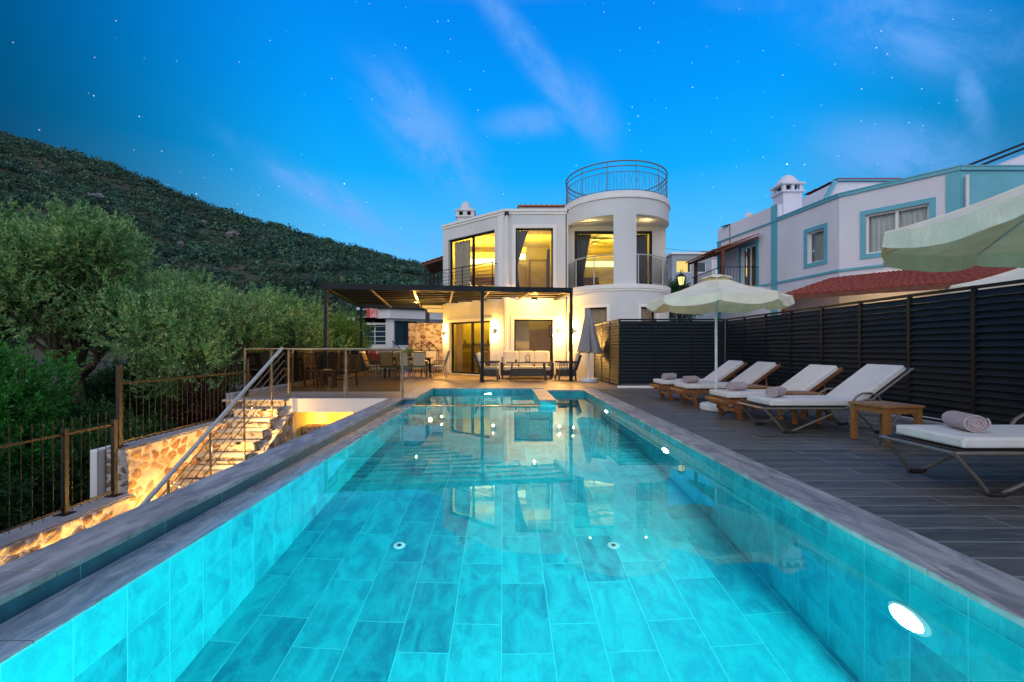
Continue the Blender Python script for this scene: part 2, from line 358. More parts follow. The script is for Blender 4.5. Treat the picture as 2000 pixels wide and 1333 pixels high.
# rubble stone masonry with pale pointing
def rubble(name, kind='pos', sc=3.6, sat=1.0):
    m, t, o = newmat(name)
    P = coord(t, kind)
    wv = t.nodes.new('ShaderNodeVectorMath'); wv.operation = 'ADD'
    nz = t.nodes.new('ShaderNodeTexNoise'); nz.inputs['Scale'].default_value = 3; t.links.new(P, nz.inputs['Vector'])
    t.links.new(P, wv.inputs[0]); t.links.new(mixc(t, 1.0, nz.outputs['Color'], (0.22, 0.22, 0.22), 'MULTIPLY'), wv.inputs[1])
    vv = mapping(t, wv.outputs[0], scale=(1, 1, 1.35))
    a = t.nodes.new('ShaderNodeTexVoronoi'); a.feature = 'DISTANCE_TO_EDGE'; a.inputs['Scale'].default_value = sc; t.links.new(vv, a.inputs['Vector'])
    c = t.nodes.new('ShaderNodeTexVoronoi'); c.feature = 'F1'; c.inputs['Scale'].default_value = sc; t.links.new(vv, c.inputs['Vector'])
    s = t.nodes.new('ShaderNodeSeparateColor'); t.links.new(c.outputs['Color'], s.inputs[0])
    stone = ramp(t, s.outputs[0], [(0, (0.34, 0.20, 0.11)), (0.3, (0.48, 0.36, 0.24)), (0.55, (0.26, 0.13, 0.07)), (0.75, (0.50, 0.41, 0.30)), (1, (0.38, 0.30, 0.24))])
    n = noise(t, P, 18, 5, 0.65)
    stone = mixc(t, mrange(t, n, 0.3, 0.7), stone, mixc(t, 1.0, stone, (0.6, 0.55, 0.5), 'MULTIPLY'))
    e = mth(t, 'MULTIPLY', mrange(t, a.outputs['Distance'], 0.10, 0.24), mrange(t, noise(t, P, 9, 3), 0.36, 0.52))
    col = mixc(t, e, (0.58, 0.52, 0.46), stone)
    h = mth(t, 'ADD', mth(t, 'MULTIPLY', e, 1.0), mth(t, 'MULTIPLY', n, 0.5))
    princ(t, o, col, 0.88, 0, bump(t, h, 0.9, 0.04))
rubble('rubble', sc=5.5); rubble('rubble_large', sc=4.2)

# masonry whose stones are modelled: the mesh carries which stone a point belongs to
m, t, o = newmat('masonry')
def attr(t, n): a = t.nodes.new('ShaderNodeAttribute'); a.attribute_name = n; return a.outputs['Fac']
e = mrange(t, attr(t, 'stone'), 0.25, 0.6)
stone = ramp(t, attr(t, 'stone_id'), [(0, (0.34, 0.20, 0.11)), (0.25, (0.50, 0.38, 0.26)), (0.45, (0.28, 0.12, 0.06)), (0.6, (0.52, 0.44, 0.34)), (0.8, (0.40, 0.24, 0.12)), (1, (0.42, 0.36, 0.30))])
P = coord(t, 'pos'); n = noise(t, P, 22, 6, 0.7)
stone = mixc(t, mrange(t, n, 0.35, 0.65), stone, mixc(t, 1.0, stone, (0.55, 0.48, 0.42), 'MULTIPLY'))
mort = mixc(t, mrange(t, noise(t, P, 5, 5), 0.35, 0.65), (0.58, 0.51, 0.44), (0.44, 0.38, 0.32))
princ(t, o, mixc(t, e, mort, stone), 0.9, 0, bump(t, n, 0.7, 0.02))

# hillside ground
m, t, o = newmat('hill_ground')
P = coord(t, 'pos')
n1 = noise(t, P, 0.05, 6, 0.65, 0.5); n2 = noise(t, P, 0.5, 6, 0.7)
col = mixc(t, mrange(t, n1, 0.35, 0.65), (0.035, 0.055, 0.025), (0.07, 0.065, 0.04))
col = mixc(t, mrange(t, n2, 0.60, 0.72), col, (0.20, 0.19, 0.17))
princ(t, o, col, 0.95, 0, bump(t, n2, 1.0, 0.6))

W_ = {}
emit('bulb_white', (0.75, 0.97, 1.0), 34); emit('bulb_warm', (1.0, 0.80, 0.42), 12); emit('cove_glow', (1.0, 0.84, 0.34), 3.4)
emit('lamp_shade_glow', (1.0, 0.70, 0.22), 5); emit('far_window_glow', (1.0, 0.72, 0.20), 1.1); emit('lantern_glow', (1.0, 0.82, 0.25), 1.6)
emit('sign_glow', (1.0, 0.55, 0.55), 0.4)
emit('kitchen_glow', (1.0, 0.75, 0.2), 2.0)
def M(n): return MATS[n]

# ------------------------------------------------------------------ mesh helpers
ORG = {}
class MB:
    def __init__(s): s.v = []; s.f = []
    def add(s, vs, fs):
        n = len(s.v); s.v += [tuple(v) for v in vs]; s.f += [tuple(i + n for i in f) for f in fs]; return s
    def box(s, x0, x1, y0, y1, z0, z1):
        x0, x1 = sorted((x0, x1)); y0, y1 = sorted((y0, y1)); z0, z1 = sorted((z0, z1))
        return s.add([(x0,y0,z0),(x1,y0,z0),(x1,y1,z0),(x0,y1,z0),(x0,y0,z1),(x1,y0,z1),(x1,y1,z1),(x0,y1,z1)],
                     [(0,3,2,1),(4,5,6,7),(0,1,5,4),(1,2,6,5),(2,3,7,6),(3,0,4,7)])
    def xbox(s, Mx, x0, x1, y0, y1, z0, z1):
        t = MB().box(x0, x1, y0, y1, z0, z1)
        return s.add([Mx @ Vector(v) for v in t.v], t.f)
    def bar(s, p, q, w, h, up=(0, 0, 1)):
        p = Vector(p); q = Vector(q); d = (q - p).normalized(); u = Vector(up)
        if abs(d.dot(u)) > 0.98: u = Vector((0, 1, 0))
        a = d.cross(u).normalized(); b = a.cross(d).normalized()
        vs = []
        for c in (p, q):
            for i, j in ((-1,-1),(1,-1),(1,1),(-1,1)): vs.append(c + a * i * w / 2 + b * j * h / 2)
        return s.add(vs, [(0,1,2,3)[::-1], (4,5,6,7), (0,1,5,4), (1,2,6,5), (2,3,7,6), (3,0,4,7)])
    def tube(s, pts, r, n=8, closed=False):
        pts = [Vector(p) for p in pts]; m = len(pts)
        rs = r if isinstance(r, (list, tuple)) else [r] * m
        vs = []; prev = None
        for i, p in enumerate(pts):
            a = pts[(i - 1) % m] if (i > 0 or closed) else p
            b = pts[(i + 1) % m] if (i < m - 1 or closed) else p
            d = (b - a).normalized()
            if prev is None:
                u = Vector((0, 0, 1)) if abs(d.z) < 0.9 else Vector((1, 0, 0))
                prev = d.cross(u).normalized()
            x = (prev - d * prev.dot(d)).normalized(); y = d.cross(x); prev = x
            for k in range(n):
                t_ = 2 * PI * k / n
                vs.append(p + (x * math.cos(t_) + y * math.sin(t_)) * rs[i])
        fs = []
        for i in range(m if closed else m - 1):
            j = (i + 1) % m
            for k in range(n):
                l = (k + 1) % n
                fs.append((i*n+k, i*n+l, j*n+l, j*n+k))
        if not closed:
            fs.append(tuple(range(n))[::-1]); fs.append(tuple((m-1)*n + k for k in range(n)))
        return s.add(vs, fs)
    def prism(s, poly, z0, z1):
        n = len(poly)
        vs = [(x, y, z0) for x, y in poly] + [(x, y, z1) for x, y in poly]
        fs = [tuple(range(n))[::-1], tuple(range(n, 2*n))] + [(i, (i+1) % n, n + (i+1) % n, n + i) for i in range(n)]
        return s.add(vs, fs)
    def extr(s, poly3, d):
        n = len(poly3); d = Vector(d)
        vs = [Vector(p) for p in poly3]; vs += [v + d for v in vs]
        return s.add(vs, [tuple(range(n))[::-1], tuple(range(n, 2*n))] + [(i, (i+1) % n, n + (i+1) % n, n + i) for i in range(n)])
    def lathe(s, prof, c=(0, 0), n=24):
        vs = []; fs = []
        for r, z in prof:
            for k in range(n):
                a = 2 * PI * k / n; vs.append((c[0] + r * math.cos(a), c[1] + r * math.sin(a), z))
        for i in range(len(prof) - 1):
            for k in range(n):
                l = (k + 1) % n; fs.append((i*n+k, i*n+l, (i+1)*n+l, (i+1)*n+k))
        fs.append(tuple(range(n))[::-1]); fs.append(tuple((len(prof)-1)*n + k for k in range(n)))
        return s.add(vs, fs)
    def arc(s, c, r0, r1, z0, z1, a0, a1, n=None):
        n = n or max(1, int(abs(a1 - a0) / 5))
        vs = []
        for i in range(n + 1):
            a = R(a0 + (a1 - a0) * i / n); ca, sa = math.cos(a), math.sin(a)
            vs += [(c[0]+r0*ca, c[1]+r0*sa, z0), (c[0]+r1*ca, c[1]+r1*sa, z0), (c[0]+r1*ca, c[1]+r1*sa, z1), (c[0]+r0*ca, c[1]+r0*sa, z1)]
        fs = [(0, 1, 2, 3)]
        for i in range(n):
            a = i * 4; b = a + 4
            for j in range(4): fs.append((a + j, b + j, b + (j+1) % 4, a + (j+1) % 4))
        fs.append(tuple(n * 4 + j for j in (3, 2, 1, 0)))
        return s.add(vs, fs)
    def quad(s, a, b, c, d): return s.add([a, b, c, d], [(0, 1, 2, 3)])
    def build(s, name, mat, parent=None, smooth=False, bevel=0.0, seg=2, label=None, fix=False, angle=40):
        org = ORG.get(parent.name, Vector((0, 0, 0))) if parent else Vector((0, 0, 0))
        me = bpy.data.meshes.new(name)
        vs = [(v[0]-org.x, v[1]-org.y, v[2]-org.z) for v in s.v]
        me.from_pydata(vs, [], s.f); me.update()
        if fix:
            import bmesh
            bm = bmesh.new(); bm.from_mesh(me); bmesh.ops.recalc_face_normals(bm, faces=bm.faces); bm.to_mesh(me); bm.free()
        if mat: me.materials.append(M(mat) if isinstance(mat, str) else mat)
        ob = bpy.data.objects.new(name, me); COL.objects.link(ob)
        if smooth:
            me.polygons.foreach_set('use_smooth', [True] * len(me.polygons))
            try: me.set_sharp_from_angle(angle=R(angle))
            except Exception: pass
        if bevel:
            b = ob.modifiers.new('bevel', 'BEVEL'); b.width = bevel; b.segments = seg; b.limit_method = 'ANGLE'; b.angle_limit = R(35)
        if parent: ob.parent = parent; ORG[ob.name] = org
        if label: ob['label'] = label
        return ob

def thing(name, label, cat, loc=(0, 0, 0), rz=0.0, group=None, kind=None):
    o = bpy.data.objects.new(name, None); COL.objects.link(o)
    o.location = loc; o.rotation_euler = (0, 0, rz); o.empty_display_size = 0.2
    o['label'] = label; o['category'] = cat
    if group: o['group'] = group
    if kind: o['kind'] = kind
    ORG[o.name] = Vector(loc) if rz == 0 else Vector((0, 0, 0))
    return o
def tag(o, label=None, cat=None, group=None, kind=None):
    for k, v in (('label', label), ('category', cat), ('group', group), ('kind', kind)):
        if v: o[k] = v
    return o
def copy_tree(o, parent=None):
    c = o.copy(); COL.objects.link(c)
    if parent is not None: c.parent = parent
    for ch in o.children: copy_tree(ch, c)
    return c
def lamp(name, typ, loc, power, color, parent=None, size=0.1, aim=None, spot=None, blend=0.5):
    d = bpy.data.lights.new(name, typ); d.energy = power; d.color = color
    if typ == 'AREA':
        d.shape = 'DISK'; d.size = size
    else: d.shadow_soft_size = size
    if typ == 'SPOT': d.spot_size = R(spot or 90); d.spot_blend = blend
    o = bpy.data.objects.new(name, d); COL.objects.link(o)
    org = Vector((0, 0, 0))
    if parent: o.parent = parent; org = ORG.get(parent.name, org)
    o.location = Vector(loc) - org
    if aim is not None: o.rotation_euler = (-Vector(aim)).to_track_quat('Z', 'Y').to_euler()
    return o

class Wall:
    """a vertical plane from P to Q (plan); outward normal on the right-hand side"""
    def __init__(s, P, Q):
        s.P = Vector((P[0], P[1])); s.Q = Vector((Q[0], Q[1])); s.len = (s.Q - s.P).length
        s.u = (s.Q - s.P) / s.len; s.n = Vector((s.u.y, -s.u.x))
    def pt(s, a, z, d=0.0):
        p = s.P + s.u * a + s.n * d; return Vector((p.x, p.y, z))
    def M(s):
        m = Matrix(((s.u.x, -s.n.x, 0, s.P.x), (s.u.y, -s.n.y, 0, s.P.y), (0, 0, 1, 0), (0, 0, 0, 1))); return m   # local x along, y inward
    def ray(s, px, py):
        """where the view ray of a photo pixel meets the wall: (along, height)"""
        k = (px - 985) / 889
        # P.x + u.x a = k (P.y + u.y a)
        a = (k * s.P.y - s.P.x) / (s.u.x - k * s.u.y)
        Y = s.P.y + s.u.y * a
        return a, CH - (py - 681) / 889 * Y
    def solid(s, mb, z0, z1, th, ops=(), a0=0.0, a1=None):
        a1 = s.len if a1 is None else a1
        xs = sorted({a0, a1, *[o[0] for o in ops], *[o[1] for o in ops]}); xs = [x for x in xs if a0 <= x <= a1]
        mx = s.M()
        for x0, x1 in zip(xs, xs[1:]):
            zs = [z0]
            for o in sorted(ops, key=lambda o: o[2]):
                if o[0] <= x0 + 1e-6 and o[1] >= x1 - 1e-6: zs += [o[2], o[3]]
            zs.append(z1)
            for i in range(0, len(zs), 2):
                if zs[i+1] - zs[i] > 1e-4: mb.xbox(mx, x0, x1, 0, th, zs[i], zs[i+1])
        return mb

def window(wall, parent, a0, a1, z0, z1, mull=(), frame='dark_metal', glass='glass', inset=0.12, fw=0.06, name='window', trans=(), gname='pane', label=None):
    mx = wall.M(); f = MB()
    f.xbox(mx, a0, a1, inset, inset + 0.07, z1 - fw, z1); f.xbox(mx, a0, a1, inset, inset + 0.07, z0, z0 + fw)
    f.xbox(mx, a0, a0 + fw, inset, inset + 0.07, z0 + fw, z1 - fw); f.xbox(mx, a1 - fw, a1, inset, inset + 0.07, z0 + fw, z1 - fw)
    for m_ in mull: f.xbox(mx, m_ - fw * .7, m_ + fw * .7, inset - .004, inset + 0.066, z0 + fw, z1 - fw)
    for t_ in trans: f.xbox(mx, a0 + fw, a1 - fw, inset + .004, inset + 0.062, t_ - .02, t_ + .02)
    w_ = f.build(name, frame, parent, label=label)
    g = MB(); y = inset + 0.035
    g.quad(mx @ Vector((a0 + fw, y, z0 + fw)), mx @ Vector((a1 - fw, y, z0 + fw)), mx @ Vector((a1 - fw, y, z1 - fw)), mx @ Vector((a0 + fw, y, z1 - fw)))
    g.build(gname, glass, w_)
    return w_
def trim(wall, mb, a0, a1, z0, z1, wd=0.1, d=0.025, sill=True):
    mx = wall.M()
    mb.xbox(mx, a0 - wd, a1 + wd, -d, -.001, z1, z1 + wd)
    if sill: mb.xbox(mx, a0 - wd, a1 + wd, -d, -.001, z0 - wd, z0)
    mb.xbox(mx, a0 - wd, a0, -d, -.001, z0, z1); mb.xbox(mx, a1, a1 + wd, -d, -.001, z0, z1)
def curtain(wall, parent, a0, a1, z0, z1, depth, mat, name='curtain', waves=6, amp=0.04, gather=None):
    """hanging cloth with folds; gather=(side, z) pulls it to one side at height z"""
    mx = wall.M(); n = waves * 8; rows = 14; vs = []; fs = []
    for j in range(rows + 1):
        z = z0 + (z1 - z0) * j / rows
        b0, b1 = a0, a1
        if gather:
            side, zg, k = gather
            f_ = max(0.0, 1 - abs(z - zg) / (z1 - zg)) if z >= zg else 1.0 - 0.25 * (zg - z) / max(.01, zg - z0)
            f_ = f_ ** 0.8 * k
            if side == 'L': b1 = a1 - (a1 - a0) * f_
            else: b0 = a0 + (a1 - a0) * f_
        for i in range(n + 1):
            t_ = i / n
            vs.append(mx @ Vector((b0 + (b1 - b0) * t_, depth + amp * math.sin(t_ * waves * 2 * PI) + amp * .3 * math.sin(t_ * 17 + j * .2), z)))
    for j in range(rows):
        for i in range(n):
            a = j * (n + 1) + i; fs.append((a, a + 1, a + n + 2, a + n + 1))
    mb = MB(); mb.add(vs, fs); return mb.build(name, mat, parent, smooth=True)

def tile_roof(mb, e0, e1, r0, r1, nc, nr, amp=0.035):
    """corrugated clay tiles between the eave e0-e1 and the ridge r0-r1"""
    e0, e1, r0, r1 = map(Vector, (e0, e1, r0, r1))
    nrm = (e1 - e0).cross(r0 - e0).normalized()
    if nrm.z < 0: nrm = -nrm
    sub = 6; vs = []; W = nc * sub + 1; rows = 0
    for j in range(nr):
        for half, lift in ((0.0, 0.03), (0.98, 0.0)):
            t_ = (j + half) / nr
            a = e0.lerp(r0, t_); b = e1.lerp(r1, t_); rows += 1
            for i in range(W):
                s_ = i / (W - 1)
                h = abs(math.sin(PI * i / sub)) * amp + lift + 0.006 * math.sin(i * 1.7 + j * 2.3)
                vs.append(a.lerp(b, s_) + nrm * h)
    fs = []
    for j in range(rows - 1):
        for i in range(W - 1):
            a = j * W + i; fs.append((a, a + 1, a + W + 1, a + W))
    mb.add(vs, fs)
    # eave ends
    n = len(mb.v); vs = []; 
    for i in range(W):
        s_ = i / (W - 1); p = e0.lerp(e1, s_)
        vs += [p + nrm * (abs(math.sin(PI * i / sub)) * amp + .03), p - nrm * 0.01]
    mb.add(vs, [(2*i, 2*i+1, 2*i+3, 2*i+2) for i in range(W - 1)])
    return mb

# ================================================================== SETTING
def grid_mesh(name, xs, ys, zf, mat, kind='structure', smooth=True):
    xs = np.asarray(xs); ys = np.asarray(ys); X, Y = np.meshgrid(xs, ys); Z = zf(X, Y)
    nx, ny = len(xs), len(ys)
    v = np.stack([X.ravel(), Y.ravel(), Z.ravel()], 1)
    i = (np.arange(ny - 1)[:, None] * nx + np.arange(nx - 1)[None, :]).ravel()
    f = np.stack([i, i + 1, i + nx + 1, i + nx], 1)
    me = bpy.data.meshes.new(name); me.from_pydata(v.tolist(), [], f.tolist()); me.update()
    me.materials.append(M(mat)); me.polygons.foreach_set('use_smooth', [smooth] * len(me.polygons))
    o = bpy.data.objects.new(name, me); COL.objects.link(o); o['kind'] = kind
    return o
def vnoise(X, Y, s, seed):
    r = np.random.default_rng(seed); n = 256; g = r.random((n, n))
    x = X / s + 1000; y = Y / s + 1000; xi = np.floor(x).astype(int); yi = np.floor(y).astype(int)
    fx = x - xi; fy = y - yi; fx = fx * fx * (3 - 2 * fx); fy = fy * fy * (3 - 2 * fy)
    a = g[xi % n, yi % n]; b = g[(xi + 1) % n, yi % n]; c = g[xi % n, (yi + 1) % n]; d = g[(xi + 1) % n, (yi + 1) % n]
    return (a * (1 - fx) + b * fx) * (1 - fy) + (c * (1 - fx) + d * fx) * fy

def ground_z(X, Y):
    z = -3.2 + 0.35 * vnoise(X, Y, 5, 3)
    z = z + np.clip((Y - 28) / 40, 0, 1) * 2.2
    return z
ground = grid_mesh('ground', np.concatenate([[-1500, -600, -200], np.linspace(-60, 60, 80), [200, 600, 1500]]),
                   np.concatenate([[-1200, -300, -60], np.linspace(-20, 80, 70), [200, 600, 1500]]), ground_z, 'soil')

SIL = [(-900, 120), (-300, 165), (0, 252), (100, 282), (200, 308), (300, 350), (400, 393), (500, 424), (560, 438), (650, 465), (730, 488),
       (800, 505), (860, 522), (1000, 545), (1150, 540), (1290, 530), (1350, 524), (1400, 515), (1480, 500), (1600, 480), (1900, 440), (2600, 380)]
YR = 300.0; YB = 75.0
def hill_z(X, Y):
    px = 985 + 889 * X / np.maximum(Y, 1)
    sy = np.interp(px, [a for a, b in SIL], [b for a, b in SIL])
    zr = CH + (681 - sy) / 889 * YR - 1.6
    t = (Y - YB) / (YR - YB)
    prof = np.where(t < 1, np.clip(t, 0, 1) ** 1.05, 1 - (t - 1) * 0.9)
    n = (vnoise(X, Y, 40, 5) - .5) * 9 + (vnoise(X, Y, 14, 6) - .5) * 3.5
    amp = np.clip(t * 4, 0, 1) * np.clip((1.02 - t) * 3, 0.12, 1)
    return -1.5 + zr * prof + n * amp
hill = grid_mesh('hill', np.linspace(-420, 420, 210), np.linspace(YB, YR + 60, 110), hill_z, 'hill_ground')

def lst(mb, name, mat, bevel=0.0, kind='structure'):
    o = mb.build(name, mat, None, bevel=bevel); o['kind'] = kind; return o
# deck beside the pool, terrace in front of the villa, garden path below
PX0, PX1, PY0, PY1 = -1.97, 2.12, -1.6, 12.07
WATER = -0.13; FLOOR = -1.65
mb = MB().box(2.46, 6.75, -6, 12.385, -0.3, -0.005); lst(mb, 'pool_deck', 'deck_planks')
mb = MB()
mb.box(-6.1, -2.375, 10.11, 24.5, -0.3, -0.005)
mb.box(-2.375, 2.46, 12.95, 24.5, -0.3, -0.007)
mb.box(1.10, 2.46, 12.385, 12.95, -0.3, -0.005)
mb.box(2.46, 6.75, 12.385, 24.5, -0.3, -0.006)
lst(mb, 'terrace_floor', 'terrace_planks')
mb = MB().box(-7.5, -2.6, -6, 10.0, -3.4, -2.42); lst(mb, 'garden_path', 'stone_cap')
mb = MB().box(6.75, 45, -8, 60, -3.4, -0.25).box(-6.1, 6.75, 24.5, 60, -3.4, -0.35).box(2.6, 6.75, -8, 24.5, -3.4, -0.32); lst(mb, 'neighbouring_yard', 'concrete')
mb = MB().box(-21, -6.6, 31, 47, -1.9, -1.55); lst(mb, 'street', 'asphalt')

# ================================================================== SWIMMING POOL
pool = thing('swimming_pool', 'long turquoise tiled swimming pool with grey stone coping and a hot tub', 'swimming pool', (0, 6, WATER))
mb = MB().box(PX0 - .2, PX1 + .2, PY0, PY1, FLOOR - .2, FLOOR); mb.build('tiled_floor', 'pool_floor_tile', pool)
MB().box(PX1, PX1 + .18, PY0, PY1, FLOOR, -.036).build('tiled_wall', 'pool_wall_tile', pool)
MB().box(PX0 - .25, PX0, PY0, 12.62, FLOOR, -.142).build('tiled_wall', 'pool_wall_tile', pool)
MB().box(1.10, PX1 + .18, PY1, PY1 + .18, FLOOR, -.036).build('tiled_wall', 'pool_end_tile', pool)
MB().box(PX0 - .2, PX1 + .2, PY0 - .2, PY0, FLOOR, -.036).build('tiled_wall', 'pool_end_tile', pool)
MB().box(-2.50, -2.235, PY0 - 4, 10.11, -3.2, -.036).build('splash_wall', 'splash_tile', pool)
MB().box(-2.235, PX0, 10.11, 10.3, -.5, -.036).build('splash_wall', 'splash_tile', pool)
MB().box(-2.235, PX0 + .004, PY0 - 4, 10.11, -.142, -.120).build('overflow_ledge', 'wet_slate', pool, bevel=.004)
def slabs(x0, x1, y0, y1, along, step, gap=.003):
    mb = MB()
    if along == 'y':
        n = max(1, round((y1 - y0) / step)); d = (y1 - y0) / n
        for i in range(n): mb.box(x0, x1, y0 + d * i + gap / 2, y0 + d * (i + 1) - gap / 2, -.035, 0)
    else:
        n = max(1, round((x1 - x0) / step)); d = (x1 - x0) / n
        for i in range(n): mb.box(x0 + d * i + gap / 2, x0 + d * (i + 1) - gap / 2, y0, y1, -.035, 0)
    return mb
slabs(2.105, 2.46, PY0 - 4, 12.385, 'y', 1.1).build('coping', 'slate_coping', pool, bevel=.006)
slabs(-2.555, -2.22, PY0 - 4, 10.12, 'y', 1.1).build('coping', 'slate_coping', pool, bevel=.006)
slabs(1.10, 2.105, 12.06, 12.385, 'x', 1.0).build('coping', 'slate_coping', pool, bevel=.006)
slabs(-2.375, -1.99, 10.12, 12.61, 'y', 1.1).build('coping', 'slate_coping', pool, bevel=.006)
slabs(-2.375, 1.10, 12.61, 12.95, 'x', 1.1).build('coping', 'slate_coping', pool, bevel=.006)
slabs(.745, 1.115, 9.75, 12.385, 'y', 1.1).build('coping', 'slate_coping', pool, bevel=.006)
MB().box(.75, .77, 12.385, 12.62, -.9, -.036).box(.77, 1.1, 9.765, 12.6, FLOOR, -.036).build('hot_tub_pier', 'pool_wall_tile', pool)
MB().box(PX0, .77, 9.66, 9.78, FLOOR, -.138).build('weir_wall', 'pool_end_tile', pool)
MB().box(PX0, .77, 9.655, 9.785, -.138, -.118).build('weir_lip', 'steel', pool, bevel=.004)
MB().box(PX0, .77, 9.78, 12.62, -1.1, -.95).build('hot_tub_floor', 'pool_floor_tile', pool)
MB().box(PX0 - .2, .95, 12.6, 12.75, -1.1, -.036).build('tiled_wall', 'pool_end_tile', pool)
MB().box(PX0 - .22, PX0 - .0, 10.3, 12.6, -1.1, -.036).build('tiled_wall', 'pool_wall_tile', pool)
for dx_, dy_ in ((-.98, 4.25), (1.02, 4.25)):
    d_ = MB().lathe([(.0, FLOOR + .012), (.055, FLOOR + .012), (.055, FLOOR + .003)], (dx_, dy_), 24).build('floor_drain', 'chrome_white', pool)
    MB().lathe([(.0, FLOOR + .02), (.02, FLOOR + .02), (.02, FLOOR + .01)], (dx_, dy_), 12).build('screw', 'rubber', d_)
def pool_light(p, n, power, r=.098, rim=True):
    n = Vector(n); p = Vector(p)
    q = n.to_track_quat('Z', 'Y').to_matrix().to_4x4(); q.translation = p
    def tl(prof): 
        t_ = MB().lathe(prof, (0, 0), 28); t_.v = [tuple(q @ Vector(v)) for v in t_.v]; return t_
    f_ = tl([(r * 1.25, 0), (r * 1.25, .012), (r * 1.02, .018), (r * 1.02, 0)]).build('underwater_light', 'chrome_white', pool)
    tl([(0, .004), (r, .004), (r, .014), (0, .02)]).build('lens', 'bulb_white', f_)
    lamp('pool_lamp', 'AREA', p + n * .03, power, (0.30, 0.97, 0.93), f_, size=r * 1.8, aim=n)
POOLW = 200
for y_ in (-1.0, 2.38, 5.93, 9.35): pool_light((PX1, y_, -.56), (-1, 0, 0), {-1.0: 280, 2.38: 270, 5.93: 140, 9.35: 45}[y_])
pool_light((-.45, 12.6, -.42), (0, -1, 0), 70)
pool_light((-1.2, PY0, -.6), (0, 1, 0), 190)
water = MB().box(PX0 - .002, PX1, PY0, 9.66, WATER, WATER).v
mb = MB(); 
mb.quad((PX0, PY0, WATER), (PX1, PY0, WATER), (PX1, 9.66, WATER), (PX0, 9.66, WATER))
mb.quad((1.1, 9.66, WATER), (PX1, 9.66, WATER), (PX1, PY1, WATER), (1.1, PY1, WATER))
mb.quad((PX0, 9.785, WATER + .006), (.77, 9.785, WATER + .006), (.77, 12.6, WATER + .006), (PX0, 12.6, WATER + .006))
o = mb.build('water', 'water'); o['kind'] = 'structure'

# ================================================================== LOWER LEVEL UNDER THE TERRACE
lr = thing('basement_room', 'white rendered basement room under the terrace edge, lit yellow inside', 'building', (-4, 10.2, -2.42))
MB().box(-4.95, -2.51, 10.0, 10.105, -.30, -.001).box(-4.95, -4.72, 10.0, 10.3, -2.42, -.30).box(-2.72, -2.51, 10.0, 10.3, -2.42, -.30).build('facade', 'plaster', lr)
MB().box(-4.95, -4.78, 10.3, 14.4, -2.42, -.3).box(-2.6, -2.5, 10.3, 14.4, -2.42, -.3).box(-4.78, -2.6, 14.3, 14.4, -2.42, -.3).box(-3.75, -3.65, 11.3, 14.3, -2.42, -.3).build('inner_wall', 'room_plaster', lr)
MB().box(-4.78, -3.9, 12.9, 12.96, -2.42, -.45).build('door', 'wall_shade', lr)
MB().box(-4.776, -4.30, 10.7, 11.2, -2.42, -.75).build('stone_pier', 'rubble', lr)
lamp('basement_lamp', 'POINT', (-4.1, 11.9, -.7), 130, (1.0, 0.50, 0.10), lr, size=.15)
MB().lathe([(0, -.40), (.12, -.40), (.12, -.36), (0, -.36)], (-4.1, 11.9), 16).build('ceiling_light', 'bulb_warm', lr)
MB().box(-5.2, -2.3, 10.02, 10.108, -.035, .0).build('edge_slab', 'stone_cap', lr, bevel=.004)

# ================================================================== GARDEN STAIRS
st_ = thing('garden_stairs', 'straight flight of pale stone steps climbing to the glass-railed terrace corner', 'stairs', (-5.2, 8, -2.42))
SX0, SX1 = -5.72, -4.80
nst = 14; rise = 2.42 / nst; run = .30
for i in range(nst):
    z = -rise * i; y1 = 9.90 - run * i
    if i == 0:
        MB().box(-6.08, -4.74, 9.78, 10.105, -.045, .0).build('tread', 'stone_cap', st_, bevel=.006); continue
    MB().box(SX0, SX1 + .02, y1 - .03, y1 + run - .03, z - .045, z).build('tread', 'stone_cap', st_, bevel=.006)
mb = MB()
for i in range(nst): mb.box(SX0, SX1, 9.93 - run * i, 10.105, -rise * (i + 1) + .0, -rise * i - .0455)
mb.build('riser', 'rubble', st_)

